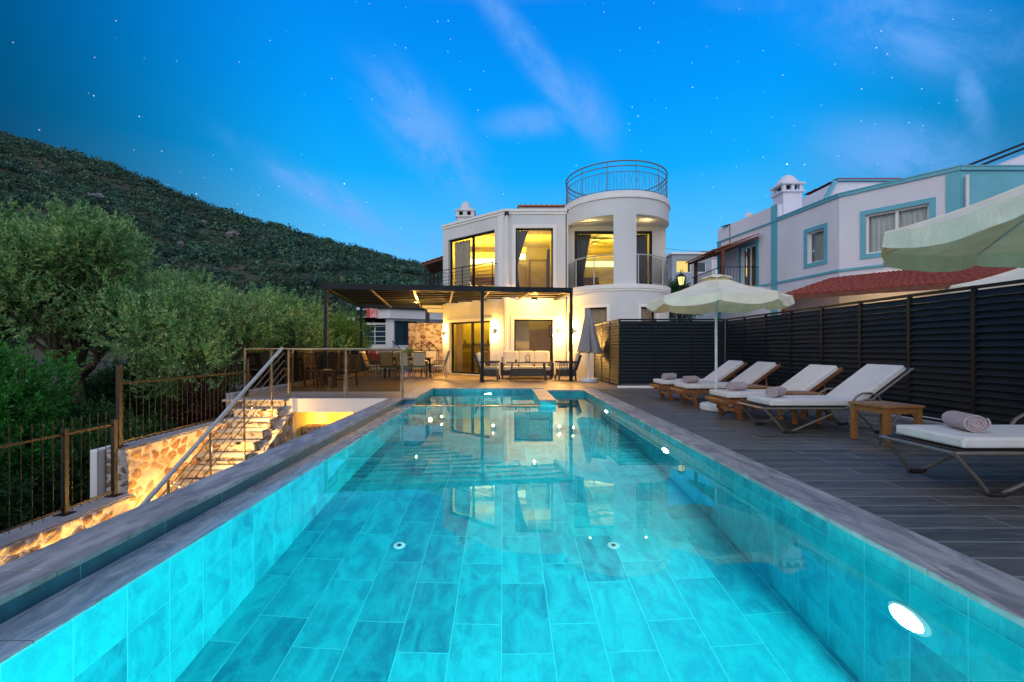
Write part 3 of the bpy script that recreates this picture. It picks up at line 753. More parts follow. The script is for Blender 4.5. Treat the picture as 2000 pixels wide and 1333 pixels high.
def rough_wall(name, label, x0, x1, y0, y1, ztop0, ztop1, zbot, mat='rubble', amp=.035, cap=None, along='y', group=None, cat='stone wall'):
    """a block of masonry with an uneven face"""
    t_ = thing(name, label, cat, ((x0 + x1) / 2, (y0 + y1) / 2, zbot), group=group)
    L_ = (y1 - y0) if along == 'y' else (x1 - x0); n = max(2, int(L_ / .07)); nz = max(3, int((max(ztop0, ztop1) - zbot) / .07))
    n = max(2, int(L_ / .032)); nz = max(3, int((max(ztop0, ztop1) - zbot) / .032)); mb = MB(); at1 = []; at2 = []
    sx_ = .21 if mat == 'rubble' else .27; sz_ = .15 if mat == 'rubble' else .19
    g_ = np.random.default_rng(9).random((64, 64, 3))
    def cell(u, v):
        u = u / sx_ + .35 * math.sin(v * 7.1) ; v = v / sz_ + .25 * math.sin(u * 1.3); iu, iv = math.floor(u), math.floor(v); ds = []
        for i in (-1, 0, 1):
            for j in (-1, 0, 1):
                c_ = g_[(iu + i) % 64, (iv + j) % 64]; d_ = math.hypot(iu + i + .15 + .7 * c_[0] - u, iv + j + .15 + .7 * c_[1] - v); ds.append((d_, c_[2]))
        ds.sort(); e_ = ds[1][0] - ds[0][0]
        return min(1, max(0, (e_ - .10) / .22)) * (1 if ds[0][1] > .22 else .12), (ds[0][1] * 7.3) % 1
    def face(side):
        vs = []
        for j in range(nz + 1):
            for i in range(n + 1):
                t = i / n; zt = ztop0 + (ztop1 - ztop0) * t; z = zbot + (zt - zbot) * j / nz
                b = (float(vnoise(np.array(t * L_), np.array(z), .16, 5 + side)) - .5) * 2 * amp
                s1, s2 = cell(t * L_ + side * 3.3, z); at1.append(s1); at2.append(s2)
                b = b * .6 + .028 * (s1 ** .6) - .01
                if j == nz or i in (0, n): b *= .3
                if along == 'y': x = (x1 + b) if side else (x0 - b); y = y0 + L_ * t
                else: y = (y0 - b) if side == 0 else (y1 + b); x = x0 + L_ * t
                vs.append((x, y, z))
        k = len(mb.v); mb.add(vs, [(j*(n+1)+i, j*(n+1)+i+1, (j+1)*(n+1)+i+1, (j+1)*(n+1)+i) for j in range(nz) for i in range(n)])
    face(0); face(1)
    mb0 = mb.build('masonry', 'masonry', t_, smooth=True, angle=70); mb = MB()
    for an, av in (('stone', at1), ('stone_id', at2)):
        q_ = mb0.data.attributes.new(an, 'FLOAT', 'POINT'); q_.data.foreach_set('value', av)
    if along == 'y':
        for y in (y0, y1):
            zt = ztop0 if y == y0 else ztop1; mb.quad((x0, y, zbot), (x1, y, zbot), (x1, y, zt), (x0, y, zt))
        mb.quad((x0, y0, ztop0), (x1, y0, ztop0), (x1, y1, ztop1), (x0, y1, ztop1))
    else:
        for x in (x0, x1):
            zt = ztop0 if x == x0 else ztop1; mb.quad((x, y0, zbot), (x, y1, zbot), (x, y1, zt), (x, y0, zt))
        mb.quad((x0, y0, ztop0), (x1, y0, ztop1), (x1, y1, ztop1), (x0, y1, ztop0))
    mb.build('masonry_core', 'rubble', t_)
    if cap:
        if along == 'y': MB().box(x0 - .02, x1 - .03, y0, y1, ztop0, ztop0 + cap).build('cap_stone', 'stone_cap', t_, bevel=.01)
        else: MB().box(x0, x1, y0 - .02, y1 + .02, ztop0, ztop0 + cap).build('cap_stone', 'stone_cap', t_, bevel=.01)
    return t_
rough_wall('garden_wall', 'low lamplit rubble stone wall running below the pool, carrying the near iron fence', -6.05, -5.58, -3, 6.9, -1.13, -1.13, -2.42, cap=.03)
rough_wall('garden_wall', 'taller rubble stone wall beside the steps, carrying the far iron fence', -6.05, -5.72, 6.92, 10.1, -.44, -.44, -2.42, cap=.03)
rough_wall('stair_wall', 'sloping reddish rubble wall between the steps and the basement room', -4.84, -4.64, 7.2, 9.98, -1.75, -.30, -2.42, amp=.07)
sl = thing('wall_end_pier', 'white rendered pier where the stone wall steps up beside the iron posts', 'pier', (-6.2, 6.9, -2.42))
MB().box(-6.22, -6.075, 6.80, 7.2, -2.42, -.42).build('pier_body', 'plaster', sl, bevel=.03, seg=3)

# garden spot lamps on the path side
for x_, y_, pw, z0_ in ((-5.28, 5.75, 300, -2.42), (-5.42, 7.12, 42, -1.72), (-5.2, 4.75, 190, -2.42)):
    g_ = thing('ground_spotlight', {5.75: 'middle', 7.12: 'farthest', 4.75: 'nearest'}[y_] + ' small garden spotlight at the foot of the rubble wall', 'spotlight', (x_, y_, z0_), group='garden spotlights')
    MB().lathe([(.02, z0_), (.02, z0_ + .05), (.035, z0_ + .07), (.04, z0_ + .13), (.03, z0_ + .13), (.0, z0_ + .10)], (x_, y_), 16).build('housing', 'black_iron', g_)
    lamp('spot_lamp', 'SPOT', (x_, y_, z0_ + .16), pw, (1.0, 0.55, 0.14), g_, size=.02, aim=(-.42, 0.05, 1), spot=120, blend=.6)
# hooded fill lamps added on the rubble wall to gild the step risers
for i, (y_, z_) in enumerate(((9.15, -.32), (8.25, -.80), (7.3, -1.35))):
    s_ = thing('step_fill', ('topmost', 'middle', 'lowest')[i] + ' of the added warm fill lights over the garden steps', 'fill light', (-4.85, y_, z_), group='step fill lights')
    MB().box(-4.87, -4.80, y_ - .05, y_ + .05, z_ + .16, z_ + .20).build('hood', 'black_iron', s_)
    lamp('step_fill_lamp', 'POINT', (-4.90, y_ - .05, z_ + .13), 50, (1.0, 0.52, 0.12), s_, size=.008)

# ---------------------------------------------------------------- iron fences
def iron_fence(label, x, y0, y1, zb, h, posts, ph):
    t_ = thing('iron_fence', label, 'fence', (x, (y0 + y1) / 2, zb))
    n = int((y1 - y0) / .13)
    for k in range(n):
        y = y0 + .07 + k * .13
        mb = MB(); mb.tube([(x, y, zb + .02), (x, y, zb + h)], .0055, 6); mb.lathe([(.0055, zb + h), (.011, zb + h + .015), (.004, zb + h + .055)], (x, y), 6)
        mb.build('picket', 'black_iron', t_)
    MB().bar((x, y0, zb + h - .16), (x, y1, zb + h - .16), .012, .035).build('rail', 'black_iron', t_)
    MB().bar((x, y0, zb + .07), (x, y1, zb + .07), .012, .03).build('rail', 'black_iron', t_)
    for y in posts:
        p_ = MB().box(x - .028, x + .028, y - .028, y + .028, zb, zb + ph).build('post', 'bronze_metal' if 0 else 'black_iron', t_)
        MB().box(x - .036, x + .036, y - .036, y + .036, zb + ph, zb + ph + .02).build('post_cap', 'black_iron', p_)
        MB().box(x - .08, x + .08, y - .08, y + .08, zb, zb + .012).build('base_plate', 'black_iron', p_)
    return t_
iron_fence('black iron picket fence on the low lamplit stone wall, nearest', -5.83, 1.0, 6.84, -1.10, 1.22, (2.0, 4.1, 6.04, 6.80), 1.12)
iron_fence('black iron picket fence on the taller wall beside the steps, farther', -5.90, 6.97, 10.5, -.41, 1.13, (6.97, 10.45), 1.24)

# ---------------------------------------------------------------- glass railing round the terrace
def glass_rail(label, pts, x_or_y, zpost=-.25):
    t_ = thing('glass_railing', label, 'railing', (pts[0][0], pts[0][1], 0))
    for (x, y) in pts:
        p_ = MB().tube([(x, y, zpost), (x, y, 1.06)], .022, 10).build('post', 'steel', t_, smooth=True)
        MB().lathe([(.03, .13), (.034, .15), (.034, .19), (.03, .21)], (x, y), 12).build('clamp', 'steel', p_, smooth=True)
    MB().tube([(*pts[0], 1.085), (*pts[-1], 1.085)], .025, 10).build('handrail', 'steel', t_, smooth=True)
    for a, b in zip(pts, pts[1:]):
        d = (Vector(b) - Vector(a)).normalized(); a2 = Vector(a) + d * .05; b2 = Vector(b) - d * .05; nn = Vector((d.y, -d.x)) * .004
        MB().extr([(a2.x - nn.x, a2.y - nn.y, .14), (b2.x - nn.x, b2.y - nn.y, .14), (b2.x - nn.x, b2.y - nn.y, 1.0), (a2.x - nn.x, a2.y - nn.y, 1.0)], (nn.x * 2, nn.y * 2, 0)).build('glass_pane', 'tinted_glass', t_)
glass_rail('tinted glass railing along the front edge of the terrace above the basement room', [(-4.80, 10.13), (-3.53, 10.13), (-2.27, 10.13)], 'x')
glass_rail('tinted glass railing along the left side of the terrace behind the wooden chairs', [(-6.04, 10.6 + 1.2 * i) for i in range(9)], 'y')
tc_ = thing('terrace_kerb', 'low white kerb under the glass railing at the left side of the terrace', 'kerb', (-6.1, 15, 0))
MB().box(-6.2, -6.0, 10.12, 21.0, -.45, .10).build('kerb_stone', 'stone_cap', tc_, bevel=.01)
bw = thing('screen_fence', 'low fence of upright brown boards behind the glass railing, left of the terrace', 'fence', (-6.5, 17, 0))
mb = MB()
for i in range(46):
    y = 14.4 + i * .15; mb.box(-6.52, -6.49, y, y + .125, -.3, 1.02 + .03 * math.sin(i * 3.1))
mb.build('boards', 'plank_fence', bw); MB().box(-6.48, -6.44, 14.4, 21.3, .8, .87).build('rail', 'plank_fence', bw)

# stair handrail
hr = thing('stair_handrail', 'sloping grey tube handrail with thin lower rods beside the garden steps', 'handrail', (-4.8, 8, -1))
def stz(y): return -(9.90 - y) * rise / run if y < 9.9 else 0
top = [( -4.80, 9.82, 1.10), (-4.80, 5.85, 1.10 - (9.82 - 5.85) * rise / run + .10)]
MB().tube(top, .034, 12).build('handrail', 'grey_paint', hr, smooth=True)
def hz(y): return top[0][2] + (top[1][2] - top[0][2]) * (y - top[0][1]) / (top[1][1] - top[0][1])
for y in (9.40, 8.40, 7.43, 6.5):
    MB().tube([(-4.80, y, stz(y) - .02), (-4.80, y, hz(y) - .03)], .019, 8).build('post', 'steel', hr, smooth=True)
for k in range(1, 5):
    y0, y1 = 9.93, 5.9
    MB().tube([(-4.80, y0, hz(y0) - .16 * k + .0), (-4.80, y1, hz(y1) - .16 * k)], .009, 6).build('rod', 'steel', hr, smooth=True)

# ================================================================== THE VILLA
villa = thing('villa', 'white two-storey villa with a round tower and lit yellow rooms', 'villa', (1.8, 19, 0))
WA = Wall((-2.67, 19.8), (0.0, 17.5)); WB = Wall((0.0, 17.5), (2.40, 17.5))
F1 = 3.30; ROOF = 6.36; TH = .25
a0u, zt = WA.ray(875.5, 469); a1u, _ = WA.ray(966, 447)
A_up = (a0u, a1u, 3.42, 5.76)
a0g, _ = WA.ray(878, 631); a1g, _ = WA.ray(958, 627)
A_dn = (a0g, a1g, .04, 2.21)
B_up = (.435, 1.875, 3.42, 5.73); B_dn = (.38, 1.875, .25, 2.22)
mb = WA.solid(MB(), 0, ROOF, TH, [A_up, A_dn]); mb.build('wall', 'plaster', villa)
mb = WB.solid(MB(), 0, ROOF, TH, [B_up, B_dn]); mb.build('wall', 'plaster', villa)
WL = Wall((-2.67, 25.0), (-2.67, 19.8)); WL.solid(MB(), 0, ROOF, TH).build('wall', 'plaster', villa)
WR = Wall((6.36, 18.0), (6.36, 25.0)); WR.solid(MB(), 0, ROOF, TH).build('wall', 'plaster', villa)
WK = Wall((6.36, 25.0), (-2.67, 25.0)); WK.solid(MB(), 0, ROOF, TH).build('wall', 'plaster', villa)
MB().prism([(-2.5, 24.8), (-2.5, 20.0), (0.02, 17.72), (6.2, 17.72), (6.2, 24.8)], 6.16, 6.22).build('roof_slab', 'plaster', villa)
# parapet moulding
mb = MB()
for wl in (WA, WB):
    mx = wl.M(); mb.xbox(mx, -.03, wl.len + .0, -.07, TH + .03, ROOF, ROOF + .09); mb.xbox(mx, -.03, wl.len, -.035, -.001, ROOF - .10, ROOF - .001)
mb.build('parapet_moulding', 'plaster_trim', villa)
# corner pilasters and the mouldings round windows
mb = MB(); mx = WA.M(); mb.xbox(mx, WA.len - .30, WA.len - .01, -.03, -.001, 0.0, ROOF - .11)
mx = WB.M(); mb.xbox(mx, .0, .20, -.03, -.001, 0, ROOF - .11)
mb.build('pilaster', 'plaster_trim', villa)
for (w_, wo_, wd_, si_) in ((WB, B_up, .13, True), (WB, B_dn, .13, True), (WA, A_dn, .10, False)):
    mb = MB(); trim(w_, mb, *wo_, wd=wd_, d=.03, sill=si_); mb.build('window_moulding', 'plaster_trim', villa)
am, _ = WA.ray(920, 500)
window(WA, villa, *A_up, mull=(am,), fw=.07)
window(WB, villa, *B_up, fw=.05)
am2, _ = WA.ray(918, 680)
window(WA, villa, *A_dn, mull=(am2,), fw=.07, name='sliding_door')
window(WB, villa, *B_dn, fw=.055)
# downpipe
dp = MB(); dp.tube([(.09, 17.36, .05), (.09, 17.36, 6.20)], .045, 12); dp.build('downpipe', 'plaster_trim', villa, smooth=True)
MB().box(.01, .17, 17.30, 17.46, 6.18, 6.32).build('gutter_box', 'dark_metal', villa)
# roof tiles seen above the parapet
mb = MB(); tile_roof(mb, (.55, 18.6, 6.92), (2.5, 18.6, 6.92), (.55, 20.5, 7.25), (2.5, 20.5, 7.25), 9, 5); mb.build('roof', 'orange_tile', villa)
MB().box(.6, 2.5, 18.7, 20.5, 6.2, 6.90).build('roof_upstand', 'plaster', villa)
# chimney
cx, cy = -1.72, 20.3
c_ = MB().box(cx - .36, cx + .36, cy - .36, cy + .36, 6.2, 6.86).box(cx - .42, cx + .42, cy - .42, cy + .42, 6.86, 6.93).build('chimney', 'plaster', villa)
mb = MB()
for sx in (-1, 1):
    for sy in (-1, 1): mb.box(cx + sx * .33 - .07, cx + sx * .33 + .07, cy + sy * .33 - .07, cy + sy * .33 + .07, 6.93, 7.12)
mb.box(cx - .09, cx + .09, cy - .40, cy - .26, 6.93, 7.12)
mb.box(cx - .44, cx + .44, cy - .44, cy + .44, 7.12, 7.18).build('chimney_vent', 'plaster', c_)
MB().lathe([(.42, 7.18), (.38, 7.24), (.26, 7.34), (.20, 7.46), (.17, 7.55), (.10, 7.62), (.02, 7.66)], (cx, cy), 20).build('chimney_cap', 'plaster', c_, smooth=True)
MB().box(cx - .30, cx + .30, cy - .2, cy + .3, 6.935, 7.11).build('flue', 'rubber', c_)

# ---------------------------------------------------------------- the round tower
TC = (4.39, 18.0); TR = 2.0
mb = MB()
arcs = [(-190, -172, []), (-172, -160, [(1.0, 2.45)]), (-160, -136, []), (-136, -112, [(1.15, 2.57)]), (-112, -78, []), (-78, -58, [(1.15, 2.57)]), (-58, 10, [])]
for a0, a1, ops in arcs:
    z = 0
    for (zb, zt_) in ops: mb.arc(TC, TR - .25, TR, z, zb, a0, a1, max(2, int((a1 - a0) / 3))); z = zt_
    mb.arc(TC, TR - .25, TR, z, 3.22, a0, a1, max(2, int((a1 - a0) / 3)))
mb.build('tower_wall', 'plaster', villa, smooth=True, angle=30)
for a0, a1, zb, zt_ in ((-172, -160, 1.0, 2.45), (-136, -112, 1.15, 2.57), (-78, -58, 1.15, 2.57)):
    P0 = (TC[0] + (TR - .06) * math.cos(R(a0)), TC[1] + (TR - .06) * math.sin(R(a0))); P1 = (TC[0] + (TR - .06) * math.cos(R(a1)), TC[1] + (TR - .06) * math.sin(R(a1)))
    ww = Wall(P0, P1); window(ww, villa, 0, ww.len, zb, zt_, inset=.05, fw=.045)
    curtain(ww, villa, .05, ww.len - .02, zb + .02, zt_ - .02, .22, 'sheer', waves=5, amp=.02)
for a0, a1, zb, zt_ in ((-136, -112, 1.15, 2.57), (-78, -58, 1.15, 2.57)):
    mb = MB(); mb.arc(TC, TR + .001, TR + .03, zt_, zt_ + .1, a0 - 3, a1 + 3, 10); mb.arc(TC, TR + .001, TR + .03, zb, zt_, a0 - 3, a0, 2); mb.arc(TC, TR + .001, TR + .03, zb, zt_, a1, a1 + 3, 2)
    mb.build('window_moulding', 'plaster_trim', villa, smooth=True, angle=30)
mb = MB(); mb.arc(TC, 0.02, TR + .06, 3.22, 3.37, -190, 10, 60); mb.arc(TC, TR - .1, TR + .03, 3.14, 3.2195, -190, 10, 60)
mb.build('balcony_slab', 'plaster_trim', villa, smooth=True, angle=30)
MB().arc(TC, TR - .26, TR, 3.37, 5.83, -105.5, -82.5, 8).build('balcony_pier', 'plaster', villa, smooth=True, angle=30)
mb = MB(); mb.arc(TC, TR - .26, TR, 5.83, 6.42, 0, 360, 90)
mb.build('tower_drum', 'plaster', villa, smooth=True, angle=30)
mb = MB(); mb.arc(TC, TR - .28, TR + .045, 6.42, 6.50, 0, 360, 90); mb.arc(TC, TR - .28, TR + .015, 6.50, 6.66, 0, 360, 90)
mb.build('drum_moulding', 'plaster_trim', villa, smooth=True, angle=30)
MB().arc(TC, .01, TR - .24, 5.9, 6.0, 0, 360, 60).build('balcony_ceiling', 'plaster', villa)
WC = Wall((2.42, 17.9), (6.36, 17.9))
C_w = (.34, 2.02, 3.42, 5.72); D_w = (2.55, 3.40, 3.42, 5.72)
WC.solid(MB(), 3.37, 6.36, .15, [C_w, D_w]).build('balcony_back_wall', 'plaster', villa)
MB().box(2.36, 2.46, 17.5, 17.9, 0, 6.3).build('wall', 'plaster', villa)
window(WC, villa, *C_w, fw=.11, inset=.03); window(WC, villa, *D_w, fw=.09, inset=.03)
# balcony glass and rail
def circ(r, a0, a1, z, n=24): return [(TC[0] + r * math.cos(R(a0 + (a1 - a0) * i / n)), TC[1] + r * math.sin(R(a0 + (a1 - a0) * i / n)), z) for i in range(n + 1)]
for a0, a1, ps in ((-176, -105.5, (-174, -150, -126)), (-82.5, -4, (-80, -45, -8))):
    r_ = MB().tube(circ(1.97, a0, a1, 4.42), .022, 8).build('balcony_rail', 'grey_paint', villa, smooth=True)
    for a in ps: MB().tube([circ(1.97, a, a, 3.37, 1)[0], circ(1.97, a, a, 4.41, 1)[0]], .02, 8).build('post', 'grey_paint', r_, smooth=True)
    g = MB(); lo = circ(1.96, a0, a1, 3.46); hi = circ(1.96, a0, a1, 4.36)
    g.add(lo + hi, [(i, i + 1, i + 26, i + 25) for i in range(24)]); g.build('glass_panel', 'rail_glass', r_, smooth=True)
# railing on top of the tower
tr_ = MB().tube(circ(1.93, 0, 360, 7.74, 72)[:-1], .025, 8, closed=True).build('roof_railing', 'roof_rail', villa, smooth=True)
MB().tube(circ(1.93, 0, 360, 7.56, 72)[:-1], .018, 6, closed=True).build('ring', 'roof_rail', tr_, smooth=True)
MB().tube(circ(1.93, 0, 360, 7.36, 72)[:-1], .012, 6, closed=True).build('ring', 'roof_rail', tr_, smooth=True)
MB().tube(circ(1.93, 0, 360, 6.72, 72)[:-1], .012, 6, closed=True).build('ring', 'roof_rail', tr_, smooth=True)
for a in range(0, 360, 30):
    c0 = circ(1.93, a + 8, a + 8, 6.66, 1)[0]; MB().tube([c0, (c0[0], c0[1], 7.74)], .014, 6).build('post', 'roof_rail', tr_)
for k in range(92):
    a = R(k * 360 / 92); s_ = 1 if k % 2 else -1; pts = []
    for j in range(9):
        t_ = j / 8; off = s_ * .030 * math.exp(-((t_ - .55) / .2) ** 2) / 1.93
        pts.append((TC[0] + 1.93 * math.cos(a + off), TC[1] + 1.93 * math.sin(a + off), 6.72 + .64 * t_))
    MB().tube(pts, .008, 4).build('picket', 'roof_rail', tr_)
# balcony rail in front of the upper left window
rb = thing('balcony_railing', 'dark horizontal bar railing in front of the upper left villa window', 'railing', (-1.3, 18.4, 3.4))
ra0, _ = WA.ray(866, 525); ra1, _ = WA.ray(971, 512)
for k in range(7):
    z = 3.55 + k * .145; MB().tube([WA.pt(ra0, z, .28), WA.pt(ra1, z, .28)], .018 if k == 6 else .009, 6).build('bar' if k < 6 else 'handrail', 'dark_metal', rb)
for a in (ra0, (ra0 + ra1) * .47, ra1):
    MB().tube([WA.pt(a, 3.3, .28), WA.pt(a, 4.46, .28)], .02, 8).build('post', 'dark_metal', rb)
for a in (ra0, ra1):
    MB().tube([WA.pt(a, 4.40, .28), WA.pt(a, 4.40, .0)], .014, 6).build('bracket', 'dark_metal', rb)
MB().xbox(WA.M(), ra0 - .1, ra1 + .1, -.34, -.001, 3.18, 3.30).build('balcony_ledge', 'plaster_trim', villa)

# ---------------------------------------------------------------- rooms behind the windows
IN = (1.0, 0.66, 0.09)
rm = MB()
rm.prism([(-2.4, 24.7), (-2.4, 20.05), (.1, 17.8), (6.1, 17.8), (6.1, 24.7)], 3.22, 3.30)
rm.build('upper_floor', 'room_floor', villa)
MB().prism([(-2.4, 24.7), (-2.4, 20.05), (.1, 17.8), (6.1, 17.8), (6.1, 24.7)], 6.02, 6.10).build('upper_ceiling', 'room_plaster', villa)
MB().prism([(-2.4, 24.7), (-2.4, 20.05), (.1, 17.8), (6.1, 17.8), (6.1, 24.7)], .002, .012).build('lower_floor', 'room_floor', villa)
MB().prism([(-2.4, 24.7), (-2.4, 20.05), (.1, 17.8), (6.1, 17.8), (6.1, 24.7)], 3.0, 3.08).build('lower_ceiling', 'room_plaster', villa)
mb = MB().box(-2.38, 6.1, 22.2, 22.3, 3.30, 6.02).box(-2.38, 6.1, 22.2, 22.3, .02, 3.0)
mb.box(-2.40, -2.36, 20.2, 22.2, .02, 6.0).box(2.15, 2.25, 17.8, 22.2, 3.3, 6.02).box(2.15, 2.25, 17.8, 22.2, .02, 3.0).box(6.05, 6.1, 18.1, 22.2, .02, 6.0)
mb.box(.05, .13, 18.6, 22.2, 3.30, 6.02).box(.05, .13, 19.0, 22.2, .02, 3.0)
mb.build('interior_wall', 'room_plaster', villa)
# cove strips, wardrobe panels, doors
for x0, x1, y, z in ((-2.3, .0, 22.12, 5.35), (.2, 1.0, 21.0, 5.36), (2.4, 6.0, 22.12, 5.22)):
    c_ = MB().box(x0, x1, y - .35, y + .06, z + .18, z + .24).box(x0, x1, y - .37, y - .33, z + .16, z + .34).build('cove', 'room_plaster', villa)
    MB().box(x0 + .02, x1 - .02, y + .03, y + .055, z - .14, z + .12).build('light_strip', 'cove_glow', c_)
MB().box(-2.3, .0, 22.02, 22.12, 3.3, 4.7).build('headboard_panel', 'panel_taupe', villa)
MB().box(.14, 1.04, 20.9, 21.0, 3.3, 4.95).build('wardrobe', 'panel_taupe', villa)
MB().box(.14, 1.04, 20.85, 21.1, 4.95, 5.05).build('wardrobe_top', 'panel_taupe', villa)
d_ = MB().box(1.28, 2.0, 21.96, 22.05, 3.3, 5.30).build('interior_door', 'curtain_cream', villa)
MB().box(1.20, 1.28, 21.95, 22.06, 3.3, 5.38).box(2.0, 2.08, 21.95, 22.06, 3.3, 5.38).box(1.20, 2.08, 21.95, 22.06, 5.30, 5.38).build('door_frame', 'panel_taupe', d_)
MB().box(1.75, 1.83, 18.3, 18.8, 3.3, 5.1).build('open_door_leaf', 'curtain_grey', villa)
mb = MB(); tile_roof(mb, (1.0, 18.2, 5.88), (2.1, 18.2, 5.88), (1.0, 19.6, 5.98), (2.1, 19.6, 5.98), 8, 1, .02); mb.build('beamed_ceiling', 'panel_taupe', villa)
curtain(WA, villa, A_up[0] + .05, A_up[0] + 1.0, 3.45, 5.7, .34, 'curtain_cream', waves=5)
curtain(WB, villa, B_up[0] + .03, B_up[0] + .52, 3.45, 5.7, .30, 'curtain_grey', waves=4, gather=('L', 4.3, .9))
curtain(WC, villa, C_w[0] + .1, C_w[0] + .72, 3.45, 5.65, .30, 'curtain_grey', waves=4, gather=('L', 3.9, .5))
curtain(WC, villa, D_w[0] + .08, D_w[1] - .1, 3.45, 5.65, .30, 'curtain_grey', waves=5)
curtain(WA, villa, A_dn[0] + .08, A_dn[0] + .5, .05, 2.15, .30, 'sheer', waves=4)
# ground floor rooms
MB().box(.42, 1.02, 18.6, 18.7, .02, 3.0).build('hall_partition', 'curtain_cream', villa)
for i in range(9): MB().box(1.06, 2.1, 19.3 + i * .25, 19.55 + i * .25, .02, .62 + i * .17).build('interior_step', 'room_floor', villa)
k_ = MB().box(-2.2, -.1, 21.9, 22.15, .02, .92).build('kitchen_counter', 'panel_taupe', villa)
MB().box(-2.2, -.05, 21.95, 22.2, 1.28, 1.33).build('shelf', 'bronze_metal', villa)
for x_ in (-1.9, -1.5, -1.1, -.8, -.45):
    MB().lathe([(.05, 1.33), (.06, 1.42), (.02, 1.5), (.02, 1.56)], (x_, 22.05), 10).build('shelf_bottle', 'bronze_metal', villa, smooth=True)
# fittings that belong to the rooms but could be lifted away
pf = thing('wall_picture', 'small dark framed picture on the inner wall behind the ground floor window', 'picture', (1.93, 18.5, 1.9))
MB().box(1.82, 2.06, 18.46, 18.50, 1.55, 2.05).build('frame', 'rubber', pf); MB().box(1.86, 2.02, 18.452, 18.459, 1.6, 2.0).build('print', 'curtain_cream', pf)
ch_ = thing('dining_chair', 'round backed dark dining chair seen through the sliding door', 'chair', (-.9, 19.6, 0))
MB().tube([(-1.1, 19.6, .02), (-1.1, 19.6, .75), (-1.0, 19.6, 1.0), (-.8, 19.6, 1.05), (-.62, 19.6, .95), (-.6, 19.6, .02)], .03, 8).build('frame', 'brown_wood', ch_, smooth=True)
MB().box(-1.1, -.6, 19.3, 19.7, .42, .48).build('seat', 'brown_wood', ch_, bevel=.01)
def table_lamp(label, x, y, z):
    t_ = thing('table_lamp', label, 'lamp', (x, y, z))
    MB().lathe([(.07, z), (.07, z + .02), (.02, z + .05), (.02, z + .22)], (x, y), 14).build('stem', 'bronze_metal', t_)
    MB().lathe([(.12, z + .2), (.08, z + .42)], (x, y), 18).build('lamp_shade', 'lamp_shade_glow', t_, smooth=True)
table_lamp('small glowing bedside lamp behind the upper left window', -1.72, 21.6, 3.95)
table_lamp('small glowing wall lamp behind the upper middle window', .50, 20.6, 3.85)
for nm, x_, y_ in (('upper left', -1.72, 21.6), ('upper middle', .50, 20.6)):
    n_ = thing('nightstand', 'wooden nightstand under the glowing lamp in the ' + nm + ' room', 'nightstand', (x_, y_, 3.3))
    MB().box(x_ - .22, x_ + .22, y_ - .2, y_ + .2, 3.36, 3.85 + (.1 if nm[6] == 'l' else 0)).build('cabinet', 'panel_taupe', n_, bevel=.01)
    for sx in (-.18, .18):
        for sy in (-.16, .16): MB().box(x_ + sx - .02, x_ + sx + .02, y_ + sy - .02, y_ + sy + .02, 3.30, 3.36).build('leg', 'panel_taupe', n_)
for lab, bx, by, bw_ in (('wide bed with pale pillows in the upper left villa room', -1.15, 21.0, .85), ('bed with pale pillows in the tower room behind the balcony', 3.75, 21.1, .8)):
    bd = thing('bed', lab, 'bed', (bx, by, 3.3))
    MB().box(bx - bw_, bx + bw_, by - .9, by + 1.0, 3.32, 3.62).build('base', 'panel_taupe', bd, bevel=.01)
    MB().box(bx - bw_ + .03, bx + bw_ - .03, by - .9, by + .95, 3.62, 3.84).build('mattress', 'curtain_cream', bd, bevel=.05, smooth=True)
    MB().box(bx - bw_ - .05, bx + bw_ + .05, by + 1.0, by + 1.07, 3.32, 4.55).build('headboard', 'brown_wood', bd, bevel=.01)
    for sx in (-1, 1): MB().box(bx + sx * .38 - .3, bx + sx * .38 + .3, by + .62, by + .92, 3.85, 4.12).build('pillow', 'chrome_white', bd, bevel=.08, seg=4, smooth=True)
cl = thing('ceiling_fan', 'white ceiling fan in the tower room', 'fan', (3.9, 19.6, 6.0))
MB().tube([(3.9, 19.6, 6.02), (3.9, 19.6, 5.72)], .02, 8).build('rod', 'dark_metal', cl)
MB().lathe([(0, 5.60), (.1, 5.62), (.1, 5.72), (0, 5.74)], (3.9, 19.6), 16).build('motor', 'white_paint', cl)
for k in range(4):
    a = k * PI / 2 + .4; MB().bar((3.9 + .1 * math.cos(a), 19.6 + .1 * math.sin(a), 5.68), (3.9 + .6 * math.cos(a), 19.6 + .6 * math.sin(a), 5.68), .13, .012).build('blade', 'brown_wood', cl)
RP = 1.15
for x_, y_, z_, p_ in ((-1.1, 20.9, 4.9, 75), (1.15, 19.9, 4.8, 55), (4.0, 20.2, 4.8, 80), (-1.0, 20.8, 1.9, 55), (1.3, 19.4, 1.9, 36)):
    lamp('room_lamp', 'AREA', (x_, y_, z_), p_ * RP, IN, villa, size=1.1, aim=(0, 0, 1))
lamp('room_lamp', 'POINT', (4.2, 19.2, 2.7), 14 * RP, (1.0, .7, .3), villa, size=.2)
lamp('balcony_fill', 'POINT', (3.2, 17.0, 5.7), 9, (1.0, .66, .26), villa, size=.01)  # added fill warming the balcony ceiling, without a fitting
lamp('balcony_fill', 'POINT', (5.3, 17.0, 5.7), 7, (1.0, .66, .26), villa, size=.01)

